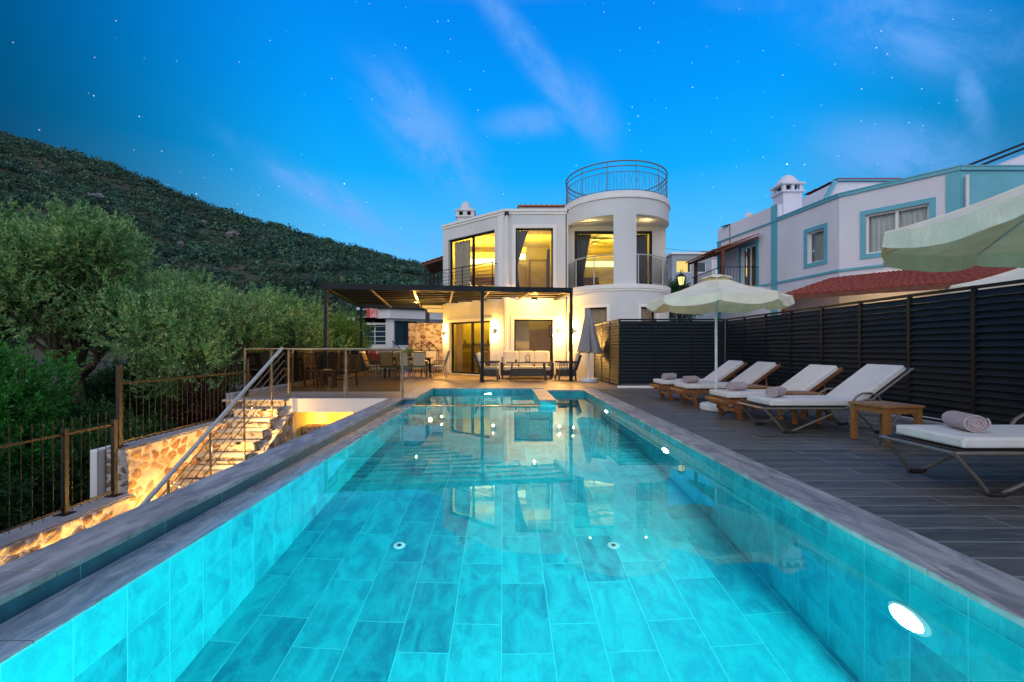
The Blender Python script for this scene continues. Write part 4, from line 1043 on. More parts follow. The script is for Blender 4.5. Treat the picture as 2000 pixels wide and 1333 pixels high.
# wall sconces: up and down lights
def sconce(p, n, power):
    n = Vector(n).normalized(); p = Vector(p); c = p + n * .08
    s_ = MB().lathe([(.045, c.z - .12), (.045, c.z + .12)], (c.x, c.y), 14); s_.bar(p, c, .03, .05)
    s_ = s_.build('wall_sconce', 'plaster_trim', villa, smooth=True)
    MB().lathe([(0, c.z + .121), (.036, c.z + .121), (.036, c.z + .128), (0, c.z + .128)], (c.x, c.y), 12).build('lens', 'bulb_warm', s_)
    MB().lathe([(0, c.z - .128), (.036, c.z - .128), (.036, c.z - .121), (0, c.z - .121)], (c.x, c.y), 12).build('lens', 'bulb_warm', s_)
    for sg in (1, -1):
        lamp('sconce_lamp', 'POINT', c + Vector((0, 0, .16 * sg)) + n * .03, power, (1.0, 0.51, 0.11), s_, size=.02)
SC = 92
nA = (WA.n.x, WA.n.y, 0)
sconce(WA.pt(.05, 1.75), nA, SC)
q, _ = WA.ray(967, 640); sconce(WA.pt(q, 1.78), nA, SC)
sconce((2.10, 17.49, 1.78), (0, -1, 0), SC * 1.15)
a = R(-151); sconce((TC[0] + TR * math.cos(a), TC[1] + TR * math.sin(a), 1.75), (math.cos(a), math.sin(a), 0), SC * .7)

# side balcony with a red tiled canopy, left of the villa
sb = thing('tiled_canopy', 'small red tiled canopy on dark posts at the left side of the villa', 'canopy', (-3.4, 21.5, 3.2))
mb = MB(); tile_roof(mb, (-3.75, 20.6, 4.95), (-3.75, 23.2, 4.95), (-2.67, 20.6, 5.30), (-2.67, 23.2, 5.30), 12, 5); mb.build('roof', 'orange_tile', sb)
for i in range(8): MB().bar((-3.72, 20.7 + i * .34, 4.90), (-2.68, 20.7 + i * .34, 5.22), .07, .09).build('rafter', 'roof_beam', sb)
for y_ in (20.75, 22.0, 23.1): MB().box(-3.62, -3.52, y_ - .05, y_ + .05, 3.3, 4.86).build('post', 'dark_metal', sb)
MB().box(-3.7, -2.68, 20.5, 23.4, 2.95, 3.2).build('balcony_slab', 'plaster', villa)

# ================================================================== PERGOLA
pg = thing('pergola', 'dark metal pergola with a louvred roof over the terrace seating', 'pergola', (2.24, 15.3, 0), rz=R(8.2))
c8, s8 = math.cos(R(8.2)), math.sin(R(8.2))
def pl2w(s, t): return (2.24 + s * c8 - t * s8, 15.3 + s * s8 + t * c8)
def w2pl(x, y): return ((x - 2.24) * c8 + (y - 15.3) * s8, -(x - 2.24) * s8 + (y - 15.3) * c8)
SL, ZT = -7.90, 3.13
def beam(name, a, b, z0, z1, wd, mat='dark_metal'):
    return MB().bar((a[0], a[1], (z0 + z1) / 2), (b[0], b[1], (z0 + z1) / 2), wd, z1 - z0).build(name, mat, pg)
beam('beam', (SL, 0), (0.05, 0), ZT - .18, ZT, .12)
beam('beam', (SL, .06), (SL, 6.6), ZT - .19, ZT - .01, .1)
rp = w2pl(-6.26, 20.8)
def inside(x, y):
    if x > 2.36: return True
    if x > 0: return y > 17.45
    if x > -2.67: return y > 17.45 - (2.3 / 2.67) * x
    return False
def tmax(s):
    t = 0.1
    while t < 6.5 and not inside(*pl2w(s, t)): t += .02
    return t
def smax(t):
    s = SL
    while s < -.03 and not inside(*pl2w(s, t)): s += .02
    return s
beam('beam', (-.0, .06), (-.0, tmax(-.02) - .02), ZT - .19, ZT - .01, .1)
beam('beam', (SL, 6.55), (smax(6.5) - .05 if smax(6.5) < -3 else -4.6, 6.55), ZT - .188, ZT - .012, .1)
for s in (-6.55, -5.2, -3.95, -2.75, -1.4): beam('rafter', (s, .06), (s, tmax(s) - .03), ZT - .18, ZT - .135, .06, 'louvre_metal')
t_ = .10; k = 0
while t_ < 6.0:
    e = smax(t_) - .06
    if e > SL + .5:
        MB().box(SL + .06, e, t_ - .025, t_ + .025, ZT - .134, ZT - .0865).build('purlin', 'dark_metal', pg); MB().box(SL + .06, min(e, smax(t_ + .6) - .06), t_ - .02, t_ + .56, ZT - .085, ZT - .06).build('roof_panel', 'louvre_metal', pg)
    t_ += .60; k += 1
for s, t in ((SL + .02, 0), (w2pl(-.72, 14.85)[0], 0), (0, 0), (SL + .02, 6.55)):
    p_ = MB().box(s - .05, s + .05, t - .05, t + .05, 0.0, ZT - .18).build('post', 'dark_metal', pg)
    MB().box(s - .09, s + .09, t - .09, t + .09, 0, .012).build('foot_plate', 'dark_metal', p_)
for wx, wy, pw in ((1.1, 16.7, 190), (-3.4, 17.6, 170)):  # the one over the dining table is added to warm the floor
    x_, y_ = w2pl(wx, wy)
    cl_ = MB().lathe([(0, ZT - .26), (.13, ZT - .25), (.13, ZT - .19), (0, ZT - .185)], (x_, y_), 18).build('ceiling_lamp', 'dark_metal', pg)
    MB().lathe([(0, ZT - .268), (.03, ZT - .266), (.03, ZT - .262), (0, ZT - .2615)], (x_, y_), 18).build('lens', 'bulb_warm', cl_)
    lamp('pergola_lamp', 'POINT', (x_, y_, ZT - .34), pw, (1.0, 0.52, 0.10), cl_, size=.02)

# ================================================================== TERRACE FURNITURE
def cushion_block(mb, x0, x1, y0, y1, z0, z1): return mb.box(x0, x1, y0, y1, z0, z1)
sofa = thing('sofa', 'three-seat dark wicker sofa with thick cream cushions against the villa wall', 'sofa', (.82, 16.75, 0))
MB().box(-.08, 1.72, 16.4, 17.1, .12, .30).build('base', 'wicker', sofa, bevel=.02)
MB().box(-.10, 1.74, 17.05, 17.15, .12, .78).build('back_frame', 'wicker', sofa, bevel=.02)
for x_ in (-.14, 1.70): MB().box(x_, x_ + .09, 16.4, 17.12, .12, .60).build('armrest', 'wicker', sofa, bevel=.02)
for i in range(3):
    x_ = -.04 + i * .58
    MB().box(x_, x_ + .56, 16.38, 16.98, .30, .46).build('seat_cushion', 'cream_cushion', sofa, bevel=.05, seg=4, smooth=True)
    t_ = MB(); mx = Matrix.Translation((x_ + .28, 16.98, .46)) @ Matrix.Rotation(R(-10), 4, 'X')
    t_.xbox(mx, -.30, .30, -.07, .10, 0, .56); t_.build('back_cushion', 'cream_cushion', sofa, bevel=.08, seg=5, smooth=True)
for x_ in (-.1, 1.70):
    for y_ in (16.45, 17.05): MB().box(x_ - .0, x_ + .05, y_, y_ + .05, 0, .12).build('leg', 'wicker', sofa)

def armchair(label, loc, rz):
    t = thing('armchair', label, 'armchair', (0, 0, 0), 0, 'wicker armchairs beside the sofa')
    MB().box(-.31, .31, -.30, .30, .14, .36).build('base', 'wicker', t, bevel=.02)
    MB().box(-.28, .28, -.32, .26, .36, .46).build('seat_cushion', 'cream_cushion', t, bevel=.04, seg=3, smooth=True)
    mx = Matrix.Translation((0, .27, .36)) @ Matrix.Rotation(R(-18), 4, 'X')
    MB().xbox(mx, -.31, .31, 0, .06, 0, .56).build('back_frame', 'wicker', t, bevel=.02)
    MB().xbox(mx, -.26, .26, -.13, -.002, .06, .60).build('back_cushion', 'cream_cushion', t, bevel=.05, seg=4, smooth=True)
    for sx in (-1, 1):
        a = MB().box(sx * .30 - .035, sx * .30 + .035, -.33, .30, .60, .66)
        for i in range(11): a.box(sx * .30 - .012, sx * .30 + .012, -.30 + i * .055, -.285 + i * .055, .36, .60)
        a.build('armrest', 'wicker', t)
        for y_ in (-.30, .26): MB().bar((sx * .28, y_, .16), (sx * .29, y_ * 1.08, 0), .05, .05).build('leg', 'wicker', t)
    t.location = loc; t.rotation_euler.z = rz; return t
armchair('dark wicker armchair left of the low table, its side to the pool', (-.52, 15.95, 0), R(84))
armchair('dark wicker armchair right of the low table, next to the pergola post', (2.16, 15.95, 0), R(-84))

ct = thing('coffee_table', 'low dark wicker table with a lower shelf in front of the sofa', 'table', (.85, 15.6, 0))
MB().box(.07, 1.60, 15.3, 15.95, .60, .635).build('table_top', 'wicker', ct, bevel=.006)
MB().box(.25, 1.40, 15.38, 15.87, .16, .40).build('shelf_box', 'wicker', ct, bevel=.01)
for x_ in (.27, 1.36):
    for y_ in (15.36, 15.86): MB().bar((x_, y_, .60), (x_ + (.06 if x_ > 1 else -.06), y_, .0), .045, .045).build('leg', 'wicker', ct)
ln = thing('lantern', 'small dark framed candle lantern on the low wicker table', 'lantern', (.80, 15.6, .635))
mb = MB().box(.72, .88, 15.52, 15.68, .635, .655).box(.73, .87, 15.53, 15.67, .84, .86)
for sx in (.725, .86):
    for sy in (15.525, 15.66): mb.box(sx, sx + .015, sy, sy + .015, .655, .84)
mb.build('frame', 'rubber', ln); MB().tube([(.76, 15.6, .86), (.77, 15.6, .90), (.80, 15.6, .92), (.83, 15.6, .90), (.84, 15.6, .86)], .006, 6).build('handle', 'rubber', ln)
MB().lathe([(.035, .656), (.035, .76), (.0, .762)], (.80, 15.6), 12).build('candle', 'cream_cushion', ln)
cu = thing('cup', 'small dark cup on the left end of the low wicker table', 'cup', (.40, 15.6, .635))
MB().lathe([(.03, .636), (.035, .72), (.03, .72), (.027, .65), (0, .648)], (.40, 15.6), 14).build('body', 'brown_wood', cu, smooth=True)
MB().tube([(.43, 15.6, .70), (.455, 15.6, .685), (.43, 15.6, .655)], .005, 6).build('handle', 'brown_wood', cu)

dt = thing('dining_table', 'long dark dining table on the terrace left of the villa', 'table', (-3.6, 17.2, 0))
MB().box(-4.55, -2.75, 16.75, 17.65, .72, .76).build('table_top', 'brown_wood', dt, bevel=.008)
for x_ in (-4.45, -2.9):
    for y_ in (16.83, 17.5): MB().box(x_, x_ + .06, y_, y_ + .06, 0, .72).build('leg', 'dark_metal', dt)
MB().box(-4.4, -2.9, 16.85, 16.87, .64, .72).box(-4.4, -2.9, 17.52, 17.54, .64, .72).build('apron', 'dark_metal', dt)
for i, (x_, y_) in enumerate(((-4.1, 16.95), (-3.6, 16.95), (-3.1, 16.95), (-4.1, 17.4), (-3.1, 17.4))):
    p_ = thing('plate', ('front left', 'front middle', 'front right', 'rear left', 'rear right')[i] + ' white plate on the long dining table', 'plate', (x_, y_, .76), group='plates on the dining table')
    MB().lathe([(.06, .761), (.13, .785), (.125, .787), (.055, .768), (0, .768)], (x_, y_), 20).build('dish', 'chrome_white', p_, smooth=True)
vs_ = thing('potted_plant', 'small bushy plant in a dark pot in the middle of the dining table', 'plant', (-3.6, 17.2, .76))
MB().lathe([(.05, .761), (.075, .88), (.068, .88), (.05, .80), (0, .80)], (-3.6, 17.2), 14).build('pot', 'dark_metal', vs_, smooth=True)

def dining_chair(mat):
    t = thing('dining_chair', 'x', 'chair', (0, 0, 0), 0, 'metal chairs round the dining table')
    for sx in (-1, 1):
        x = sx * .24
        MB().tube([(x, .26, 0), (x, .17, .42), (x, .30, .80), (x, .38, 1.02)], .014, 6).build('side_frame', 'bronze_metal', t, smooth=True)
        MB().tube([(x, -.27, 0), (x, -.23, .42), (x, -.20, .64), (x, .0, .67), (x, .245, .64)], .014, 6).build('armrest', 'bronze_metal', t, smooth=True)
    MB().box(-.23, .23, -.24, .19, .40, .425).build('seat_frame', 'bronze_metal', t)
    MB().box(-.22, .22, -.23, .17, .427, .475).build('seat_cushion', mat, t, bevel=.015, smooth=True)
    mx = Matrix.Translation((0, .19, .46)) @ Matrix.Rotation(R(-19), 4, 'X')
    mb = MB(); mb.xbox(mx, -.235, .235, -.008, .008, .53, .56)
    for i in range(9): mb.xbox(mx, -.215 + i * .0525, -.203 + i * .0525, -.006, .006, 0, .53)
    mb.build('back_slats', 'bronze_metal', t)
    return t
ch = dining_chair('green_cushion')
defs = [((-4.98, 17.15, 0), 90, 'cream_cushion', 'tan backed metal chair at the left head of the dining table'),
        ((-2.42, 17.0, 0), -90, 'cream_cushion', 'pale cushioned metal chair at the right head of the dining table, by the villa wall'),
        ((-4.2, 16.45, 0), 180, 'green_cushion', 'leftmost green cushioned metal chair on the near side of the dining table'),
        ((-3.62, 16.42, 0), 176, 'green_cushion', 'middle green cushioned metal chair on the near side of the dining table'),
        ((-3.05, 16.45, 0), 183, 'green_cushion', 'rightmost green cushioned metal chair on the near side of the dining table'),
        ((-4.25, 17.95, 0), 0, 'red_cushion', 'red cushioned metal chair on the far side of the dining table'),
        ((-3.5, 17.95, 0), 4, 'green_cushion', 'green cushioned metal chair in the middle of the far side of the dining table'),
        ((-2.95, 17.95, 0), -3, 'green_cushion', 'green cushioned metal chair at the right of the far side of the dining table')]
for i, (l_, a, mt, lab) in enumerate(defs):
    o = ch if i == 0 else copy_tree(ch)
    o.location = l_; o.rotation_euler.z = R(a); o['label'] = lab
    for c in o.children:
        if c.name.startswith('seat_cushion'):
            c.data = c.data.copy(); c.data.materials[0] = M(mt)
        if i == 0 and c.name.startswith('back_slats'):
            mb = MB(); mx = Matrix.Translation((0, .19, .46)) @ Matrix.Rotation(R(-19), 4, 'X'); mb.xbox(mx, -.2, .2, -.05, -.012, .02, .55)
            mb.build('back_cushion', 'cream_cushion', o, bevel=.015)
def wood_chair(label, loc, rz):
    t = thing('wooden_chair', label, 'chair', (0, 0, 0), 0, 'brown wooden chairs behind the glass railing')
    for sx in (-1, 1):
        MB().bar((sx * .2, -.2, 0), (sx * .2, -.2, .46), .045, .045).build('leg', 'brown_wood', t)
        MB().bar((sx * .2, .22, 0), (sx * .2, .20, .46), .045, .045).build('leg', 'brown_wood', t)
        MB().bar((sx * .2, .20, .46), (sx * .2, .27, .92), .04, .04).build('back_post', 'brown_wood', t)
    MB().box(-.23, .23, -.23, .23, .44, .475).build('seat', 'brown_wood', t, bevel=.008)
    mb = MB().box(-.2, .2, .24, .27, .86, .93).box(-.2, .2, .20, .225, .56, .60)
    for i in range(5): mb.bar((-.14 + i * .07, .22, .60), (-.14 + i * .07, .255, .86), .025, .015)
    mb.build('backrest', 'brown_wood', t)
    MB().box(-.19, .19, -.215, -.185, .18, .22).build('stretcher', 'brown_wood', t)
    t.location = loc; t.rotation_euler.z = rz
wood_chair('brown wooden chair left of the small stool table behind the glass railing', (-5.42, 13.1, 0), R(75))
wood_chair('brown wooden chair right of the small stool table behind the glass railing', (-4.62, 13.3, 0), R(-25))
def side_table(label, loc, rz=0, s=.25, h=.45, mat='teak_light', nm='side_table', grp='teak side tables between the loungers'):
    t = thing(nm, label, 'side table', (0, 0, 0), 0, grp)
    mb = MB()
    for i in range(5): mb.box(-s, s, -s + i * 2 * s / 5 + .002, -s + (i + 1) * 2 * s / 5 - .002, h - .025, h)
    mb.build('table_top', mat, t, bevel=.003)
    q = s - .045
    for sx in (-1, 1):
        for sy in (-1, 1): MB().box(sx * q - .028, sx * q + .028, sy * q - .028, sy * q + .028, 0, h - .026).build('leg', mat, t, bevel=.003)
    MB().box(-q + .03, q - .03, -q - .012, -q + .012, h - .095, h - .027).box(-q + .03, q - .03, q - .012, q + .012, h - .095, h - .027).box(-q - .012, -q + .012, -q + .03, q - .03, h - .095, h - .027).box(q - .012, q + .012, -q + .03, q - .03, h - .095, h - .027).build('apron', mat, t)
    t.location = loc; t.rotation_euler.z = rz; return t
side_table('small dark wooden table between the two brown chairs behind the glass railing', (-5.0, 12.9, 0), .2, .2, .48, 'brown_wood', 'small_table', None)
ft = thing('folded_cloth', 'folded pale cloth on the small dark wooden table behind the glass railing', 'cloth', (-5.0, 12.9, .48))
MB().box(-5.12, -4.90, 12.82, 12.98, .481, .50).box(-5.10, -4.91, 12.83, 12.97, .501, .515).build('layers', 'cream_cushion', ft, bevel=.006)

# ================================================================== LOUNGERS (foot end at local x=0, head towards +x, width along y)
def cushions(t, hinge, L2, ang, w=.60, z0=.345, th=.085):
    MB().box(0.02, hinge, -w/2, w/2, z0, z0 + th).build('seat_cushion', 'cushion', t, bevel=.022, seg=3, smooth=True)
    y_ = w / 2 - .006; x0_, x1_ = .026, hinge - .006
    for z_ in (z0 + .012, z0 + th - .010): MB().tube([(x0_, -y_, z_), (x1_, -y_, z_), (x1_, y_, z_), (x0_, y_, z_)], .0045, 6, closed=True).build('piping', 'cushion', t)
    mx = Matrix.Translation((hinge - .01, 0, z0 + .005)) @ Matrix.Rotation(-ang, 4, 'Y')
    MB().xbox(mx, 0.0, L2, -w/2, w/2, 0, th).build('back_cushion', 'cushion', t, bevel=.022, seg=3, smooth=True)
    return mx
def wood_lounger(label, loc, rz=0):
    t = thing('wooden_lounger', label, 'sun lounger', (0, 0, 0), 0, 'teak sun loungers')
    mx = cushions(t, 1.18, .74, R(36), z0=.335)
    for sy in (-1, 1):
        MB().box(-.02, 1.95, sy * .29 - .02, sy * .29 + .02, .235, .305).build('side_rail', 'teak', t, bevel=.008)
        for x in (.22, 1.62):
            # curved leg
            pts = []
            prof = [(.0, .30, .075), (-.03, .22, .065), (-.035, .14, .055), (.0, .06, .05), (.015, 0.0, .055)]
            L_ = []; R_ = []
            for dx_, z, wd in prof: L_.append((x + dx_ - wd / 2 - .01, sy * .29 - .03, z)); R_.append((x + dx_ + wd / 2 + .01, sy * .29 - .03, z))
            MB().extr(L_ + R_[::-1], (0, .06, 0)).build('leg', 'teak', t, bevel=.006)
    MB().box(.17, .23, -.27, .27, .11, .17).build('stretcher', 'teak_light', t, bevel=.005)
    MB().box(1.60, 1.66, -.27, .27, .11, .17).build('stretcher', 'teak_light', t, bevel=.005)
    MB().box(-.05, -.0, -.31, .31, .25, .31).build('end_rail', 'teak', t, bevel=.01)
    MB().box(.02, .06, -.27, .27, .20, .30).build('front_panel', 'teak', t, bevel=.004)
    mb = MB()
    for i in range(11): mb.box(.03 + i * .105, .11 + i * .105, -.27, .27, .306, .326)
    mb.build('seat_slats', 'teak', t)
    mb = MB(); mb.xbox(mx, 0.0, .80, -.28, -.24, -.05, -.006); mb.xbox(mx, 0.0, .80, .24, .28, -.05, -.006)
    for i in range(7): mb.xbox(mx, .04 + i * .11, .12 + i * .11, -.24, .24, -.03, -.01)
    mb.build('back_slats', 'teak', t)
    MB().bar((1.62, -.2, .26), mx @ Vector((.48, -.2, -.05)), .03, .03).bar((1.62, .2, .26), mx @ Vector((.48, .2, -.05)), .03, .03).build('prop', 'teak', t)
    t.location = loc; t.rotation_euler.z = rz; return t
wood_lounger('teak lounger with cream cushions, farthest from the viewer', (3.33, 9.97, 0), R(-1))
wood_lounger('teak lounger with cream cushions behind the open parasol pole', (3.42, 8.93, 0), R(0))
wood_lounger('teak lounger with cream cushions, nearest of the wooden ones, in front of the parasol base', (3.40, 7.30, 0), R(.5))
def metal_lounger(label, loc, rz=0, ang=R(37)):
    t = thing('metal_lounger', label, 'sun lounger', (0, 0, 0), 0, 'metal framed sun loungers')
    w = .30; zf = .315
    mx = cushions(t, 1.20, .78, ang, z0=.345)
    MB().tube([(-.08, -.33, zf), (-.08, .33, zf)], .016, 8).build('foot_bar', 'bronze_metal', t, smooth=True)
    for sy in (-1, 1):
        y = sy * .33
        MB().tube([(-.08, y, zf), (1.75, y, zf)], .016, 8).build('side_tube', 'bronze_metal', t, smooth=True)
        pts = [(-.07, y, zf - .01), (.10, y, .12), (.165, y, .03), (.20, y, .018), (.27, y, .018), (.32, y, .04), (1.15, y, .395), (1.26, y, .435), (1.36, y, .43), (1.46, y, .33)]
        MB().tube(pts, .015, 8).build('leg', 'bronze_metal', t, smooth=True)
        pts = [(1.10, y, zf - .01), (1.30, y, .10), (1.36, y, .03), (1.40, y, .018), (1.46, y, .018), (1.52, y, .04), (1.74, y, zf)]
        MB().tube(pts, .015, 8).build('leg', 'bronze_metal', t, smooth=True)
        MB().tube([(.165, y, .022), (.20, y, .012), (.28, y, .012), (.315, y, .026)], .021, 8).build('foot_pad', 'rubber', t, smooth=True)
        MB().tube([(1.355, y, .026), (1.40, y, .012), (1.46, y, .012), (1.50, y, .026)], .021, 8).build('foot_pad', 'rubber', t, smooth=True)
        MB().tube([(1.02, y, .33), (1.12, y, .47), (1.20, y, .515), (1.30, y, .52), (1.40, y, .48), (1.46, y, .38)], .014, 8).build('armrest', 'bronze_metal', t, smooth=True)
    MB().box(-.04, 1.20, -.31, .31, .325, .335).build('sling_seat', 'rubber', t)
    MB().xbox(mx, 0, .80, -.31, .31, -.02, -.006).build('sling_back', 'rubber', t)
    MB().tube([mx @ Vector((0, -.33, -.012)), mx @ Vector((.82, -.33, -.012)), mx @ Vector((.82, .33, -.012)), mx @ Vector((0, .33, -.012))], .016, 8).build('back_frame', 'bronze_metal', t, smooth=True)
    t.location = loc; t.rotation_euler.z = rz; return t
metal_lounger('bronze tube framed lounger with white cushions, between two teak side tables', (3.46, 6.25, 0), R(0))
metal_lounger('bronze tube framed lounger nearest the viewer, cut off by the right edge of the photo', (3.43, 3.72, 0), R(0), R(30))

def towel(label, loc, rz, tilt=0):
    t = thing('rolled_towel', label, 'towel', (0, 0, 0), 0, 'rolled towels on the loungers')
    r = .072; vs = []; fs = []; n = 72; Lh = .145
    spi = []
    for i in range(n + 1):
        a = i / n * 2 * PI * 3.1; rr = .010 + (r - .010) * i / n
        spi.append((rr * math.cos(a) * 1.12, rr * math.sin(a) * .95))
    th = .012
    for s_, y in enumerate((-Lh, Lh)):
        for i, (x, z) in enumerate(spi):
            l = math.hypot(x, z); k = (l + th) / l if l else 1
            vs += [(x, y + .006 * math.sin(i * .7), z + r * .95), (x * k, y + .006 * math.sin(i * .7), z * k + r * .95)]
    m_ = (n + 1) * 2
    for i in range(n):
        a = i * 2
        fs += [(a + 1, a + 3, m_ + a + 3, m_ + a + 1), (a, m_ + a, m_ + a + 2, a + 2), (a, a + 2, a + 3, a + 1), (m_ + a, m_ + a + 1, m_ + a + 3, m_ + a + 2)]
    mb = MB(); mb.add(vs, fs); mb.build('roll', 'towel', t, smooth=True, angle=60)
    mb = MB().lathe([(0, -Lh + .01), (r * .97, -Lh + .01), (r * .97, Lh - .01), (0, Lh - .01)], (0, 0), 28)
    mb.v = [(x * 1.1, z, y * .93 + r * .95) for x, y, z in mb.v]; mb.build('core', 'towel', t, smooth=True)
    t.location = loc; t.rotation_euler.z = rz; return t
towel('rolled pink-grey towel on the farthest lounger', (3.60, 9.95, .428), R(-62))
towel('rolled pink-grey towel on the lounger behind the parasol pole', (3.66, 8.95, .428), R(-66))
towel('rolled pink-grey towel on the nearest teak lounger', (3.75, 7.35, .428), R(-68))
towel('rolled pink-grey towel on the metal lounger beside the teak table', (3.74, 6.28, .438), R(-52))
towel('rolled pink-grey towel with its spiral end showing, on the nearest lounger', (3.78, 3.74, .438), R(-18))
side_table('teak side table in front of the fence between the two metal loungers', (4.50, 5.38, 0), R(8))
side_table('teak side table mostly hidden behind the metal lounger', (4.42, 6.82, 0), R(0), .22)
side_table('teak side table half hidden behind the nearest teak lounger', (4.30, 8.0, 0), R(3), .25)

# ================================================================== PARASOLS
def parasol(label, loc, rz, Rr=1.3, zr=1.95, zt=2.42, grp='open cream parasols', base=True, val=.16):
    t = thing('parasol', label, 'parasol', (0, 0, 0), 0, grp)
    n = 8; ver = [Vector((Rr * math.cos(2 * PI * (i + .5) / n), Rr * math.sin(2 * PI * (i + .5) / n), zr)) for i in range(n)]
    mb = MB(); vsub = 10; usub = 10; apex = Vector((0, 0, zt))
    def P(i, u, v):       # v: 0 at apex .. 1 at rim
        e = ver[i].lerp(ver[(i + 1) % n], u)
        p = apex.lerp(e, v)
        sag = math.sin(PI * u) * v * (1 - .3 * v) * .07
        p.z += -.06 * math.sin(PI * v) * 0.6 - sag * .7 + .006 * math.sin(u * 9 + i * 2.1 + v * 7) * v
        return p
    for i in range(n):
        vs = []
        for a in range(vsub + 1):
            v = .12 + .88 * a / vsub
            for b in range(usub + 1): vs.append(P(i, b / usub, v))
        fs = [(a*(usub+1)+b, a*(usub+1)+b+1, (a+1)*(usub+1)+b+1, (a+1)*(usub+1)+b) for a in range(vsub) for b in range(usub)]
        mb.add(vs, fs)
    mb.build('canopy', 'canopy', t, smooth=True, angle=35)
    mb = MB()
    for i in range(n):
        vs = []; m_ = 16
        for a in range(5):
            for b in range(m_ + 1):
                u = b / m_; p = P(i, u, 1.0); c = p.copy(); c.z = 0; out = c.normalized()
                d = val * (.72 + .28 * math.sin(PI * u) ** .5) if True else 0
                k = a / 4
                vs.append(p * 1.0 + out * (.012 * math.sin(u * 14 + i) * k + .02 * k) + Vector((0, 0, -d * k)))
        mb.add(vs, [(a*(m_+1)+b, a*(m_+1)+b+1, (a+1)*(m_+1)+b+1, (a+1)*(m_+1)+b) for a in range(4) for b in range(m_)])
    mb.build('valance', 'canopy', t, smooth=True, angle=50)
    mb = MB()
    for i in range(n):
        a = ver[i] * .24; b = ver[(i + 1) % n] * .24; a.z = b.z = zt - .075; m_ = (a + b) / 2; m_.z += .03
        mb.add([(0, 0, zt + .03), a, m_, b], [(0, 1, 2), (0, 2, 3)])
    mb.build('vent_cap', 'canopy', t)
    for i in range(n):
        MB().tube([P(i, 0, .13 + .87 * k / 8) + Vector((0, 0, .002)) for k in range(9)], .0055, 5).build('seam', 'canopy', t)
    MB().lathe([(0, zt + .02), (.03, zt + .03), (.02, zt + .055), (.032, zt + .08), (.012, zt + .11), (0, zt + .115)], (0, 0), 12).build('finial', 'pole_white', t, smooth=True)
    MB().tube([(0, 0, .10), (0, 0, zt)], .023, 12).build('pole', 'pole_white', t, smooth=True)
    MB().lathe([(.04, zt - .50), (.045, zt - .49), (.045, zt - .42), (.04, zt - .41)], (0, 0), 12).build('runner', 'pole_white', t, smooth=True)
    for i in range(n):
        r_ = MB().tube([Vector((0, 0, zt - .03)), P(i, 0, .5) - Vector((0, 0, .015)), ver[i] - Vector((0, 0, .015))], .008, 6).build('rib', 'pole_white', t)
        MB().tube([Vector((0, 0, zt - .45)), P(i, 0, .52) - Vector((0, 0, .02))], .007, 6).build('strut', 'pole_white', r_)
    if base:
        b_ = MB().lathe([(.0, 0), (.26, 0), (.28, .03), (.28, .10), (.24, .13), (.06, .135), (.05, .22), (0, .22)], (0, 0), 10).build('base', 'plastic_white', t, bevel=.01)
        MB().lathe([(.034, .18), (.034, .34), (0, .34)], (0, 0), 12).build('socket', 'plastic_white', t, smooth=True)
    t.location = loc; t.rotation_euler.z = rz; return t
parasol('open cream parasol on a white pole between the teak loungers', (3.77, 8.10, 0), 0, 1.17, 1.98, 2.40)
parasol('large open cream parasol overhead at the right edge, its pole out of view', (4.66, 3.60, 0), R(4), 1.36, 2.12, 2.62, val=.17)
parasol('cream parasol beyond the slatted fence, peeping below the overhead parasol', (7.85, 6.55, -.25), R(10), 1.2, 2.28, 2.66)
# closed parasol
cp = thing('closed_parasol', 'closed grey parasol on a white pole beside the villa, right of the pergola', 'parasol', (2.78, 15.0, 0))
vs = []; fs = []; n = 48; prof = [(2.42, .02), (2.36, .07), (2.2, .10), (1.9, .155), (1.6, .21), (1.3, .27), (1.08, .32), (.98, .335)]
for z, r in prof:
    for k in range(n):
        a = 2 * PI * k / n; rr = r * (1 + .20 * math.cos(a * 8 + z) * min(1, (2.42 - z) * 2) + .06 * math.sin(a * 3 + z * 2))
        vs.append((2.78 + rr * math.cos(a), 15.0 + rr * math.sin(a), z + (.05 * math.cos(a * 8) if z < 1.0 else 0)))
for i in range(len(prof) - 1):
    for k in range(n): l = (k + 1) % n; fs.append((i*n+k, i*n+l, (i+1)*n+l, (i+1)*n+k))
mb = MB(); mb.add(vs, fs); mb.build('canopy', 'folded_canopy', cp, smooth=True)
MB().tube([(2.78, 15, .1), (2.78, 15, 2.46)], .024, 12).build('pole', 'pole_white', cp, smooth=True)
MB().lathe([(0, 0), (.29, 0), (.30, .03), (.30, .10), (.26, .12), (.05, .13), (.04, .26), (0, .26)], (2.78, 15), 24).build('base', 'plastic_white', cp, smooth=True, bevel=.005)
MB().lathe([(.115, 2.12), (.125, 2.10), (.125, 2.06), (.115, 2.04)], (2.78, 15), 16).build('strap', 'folded_canopy', cp)

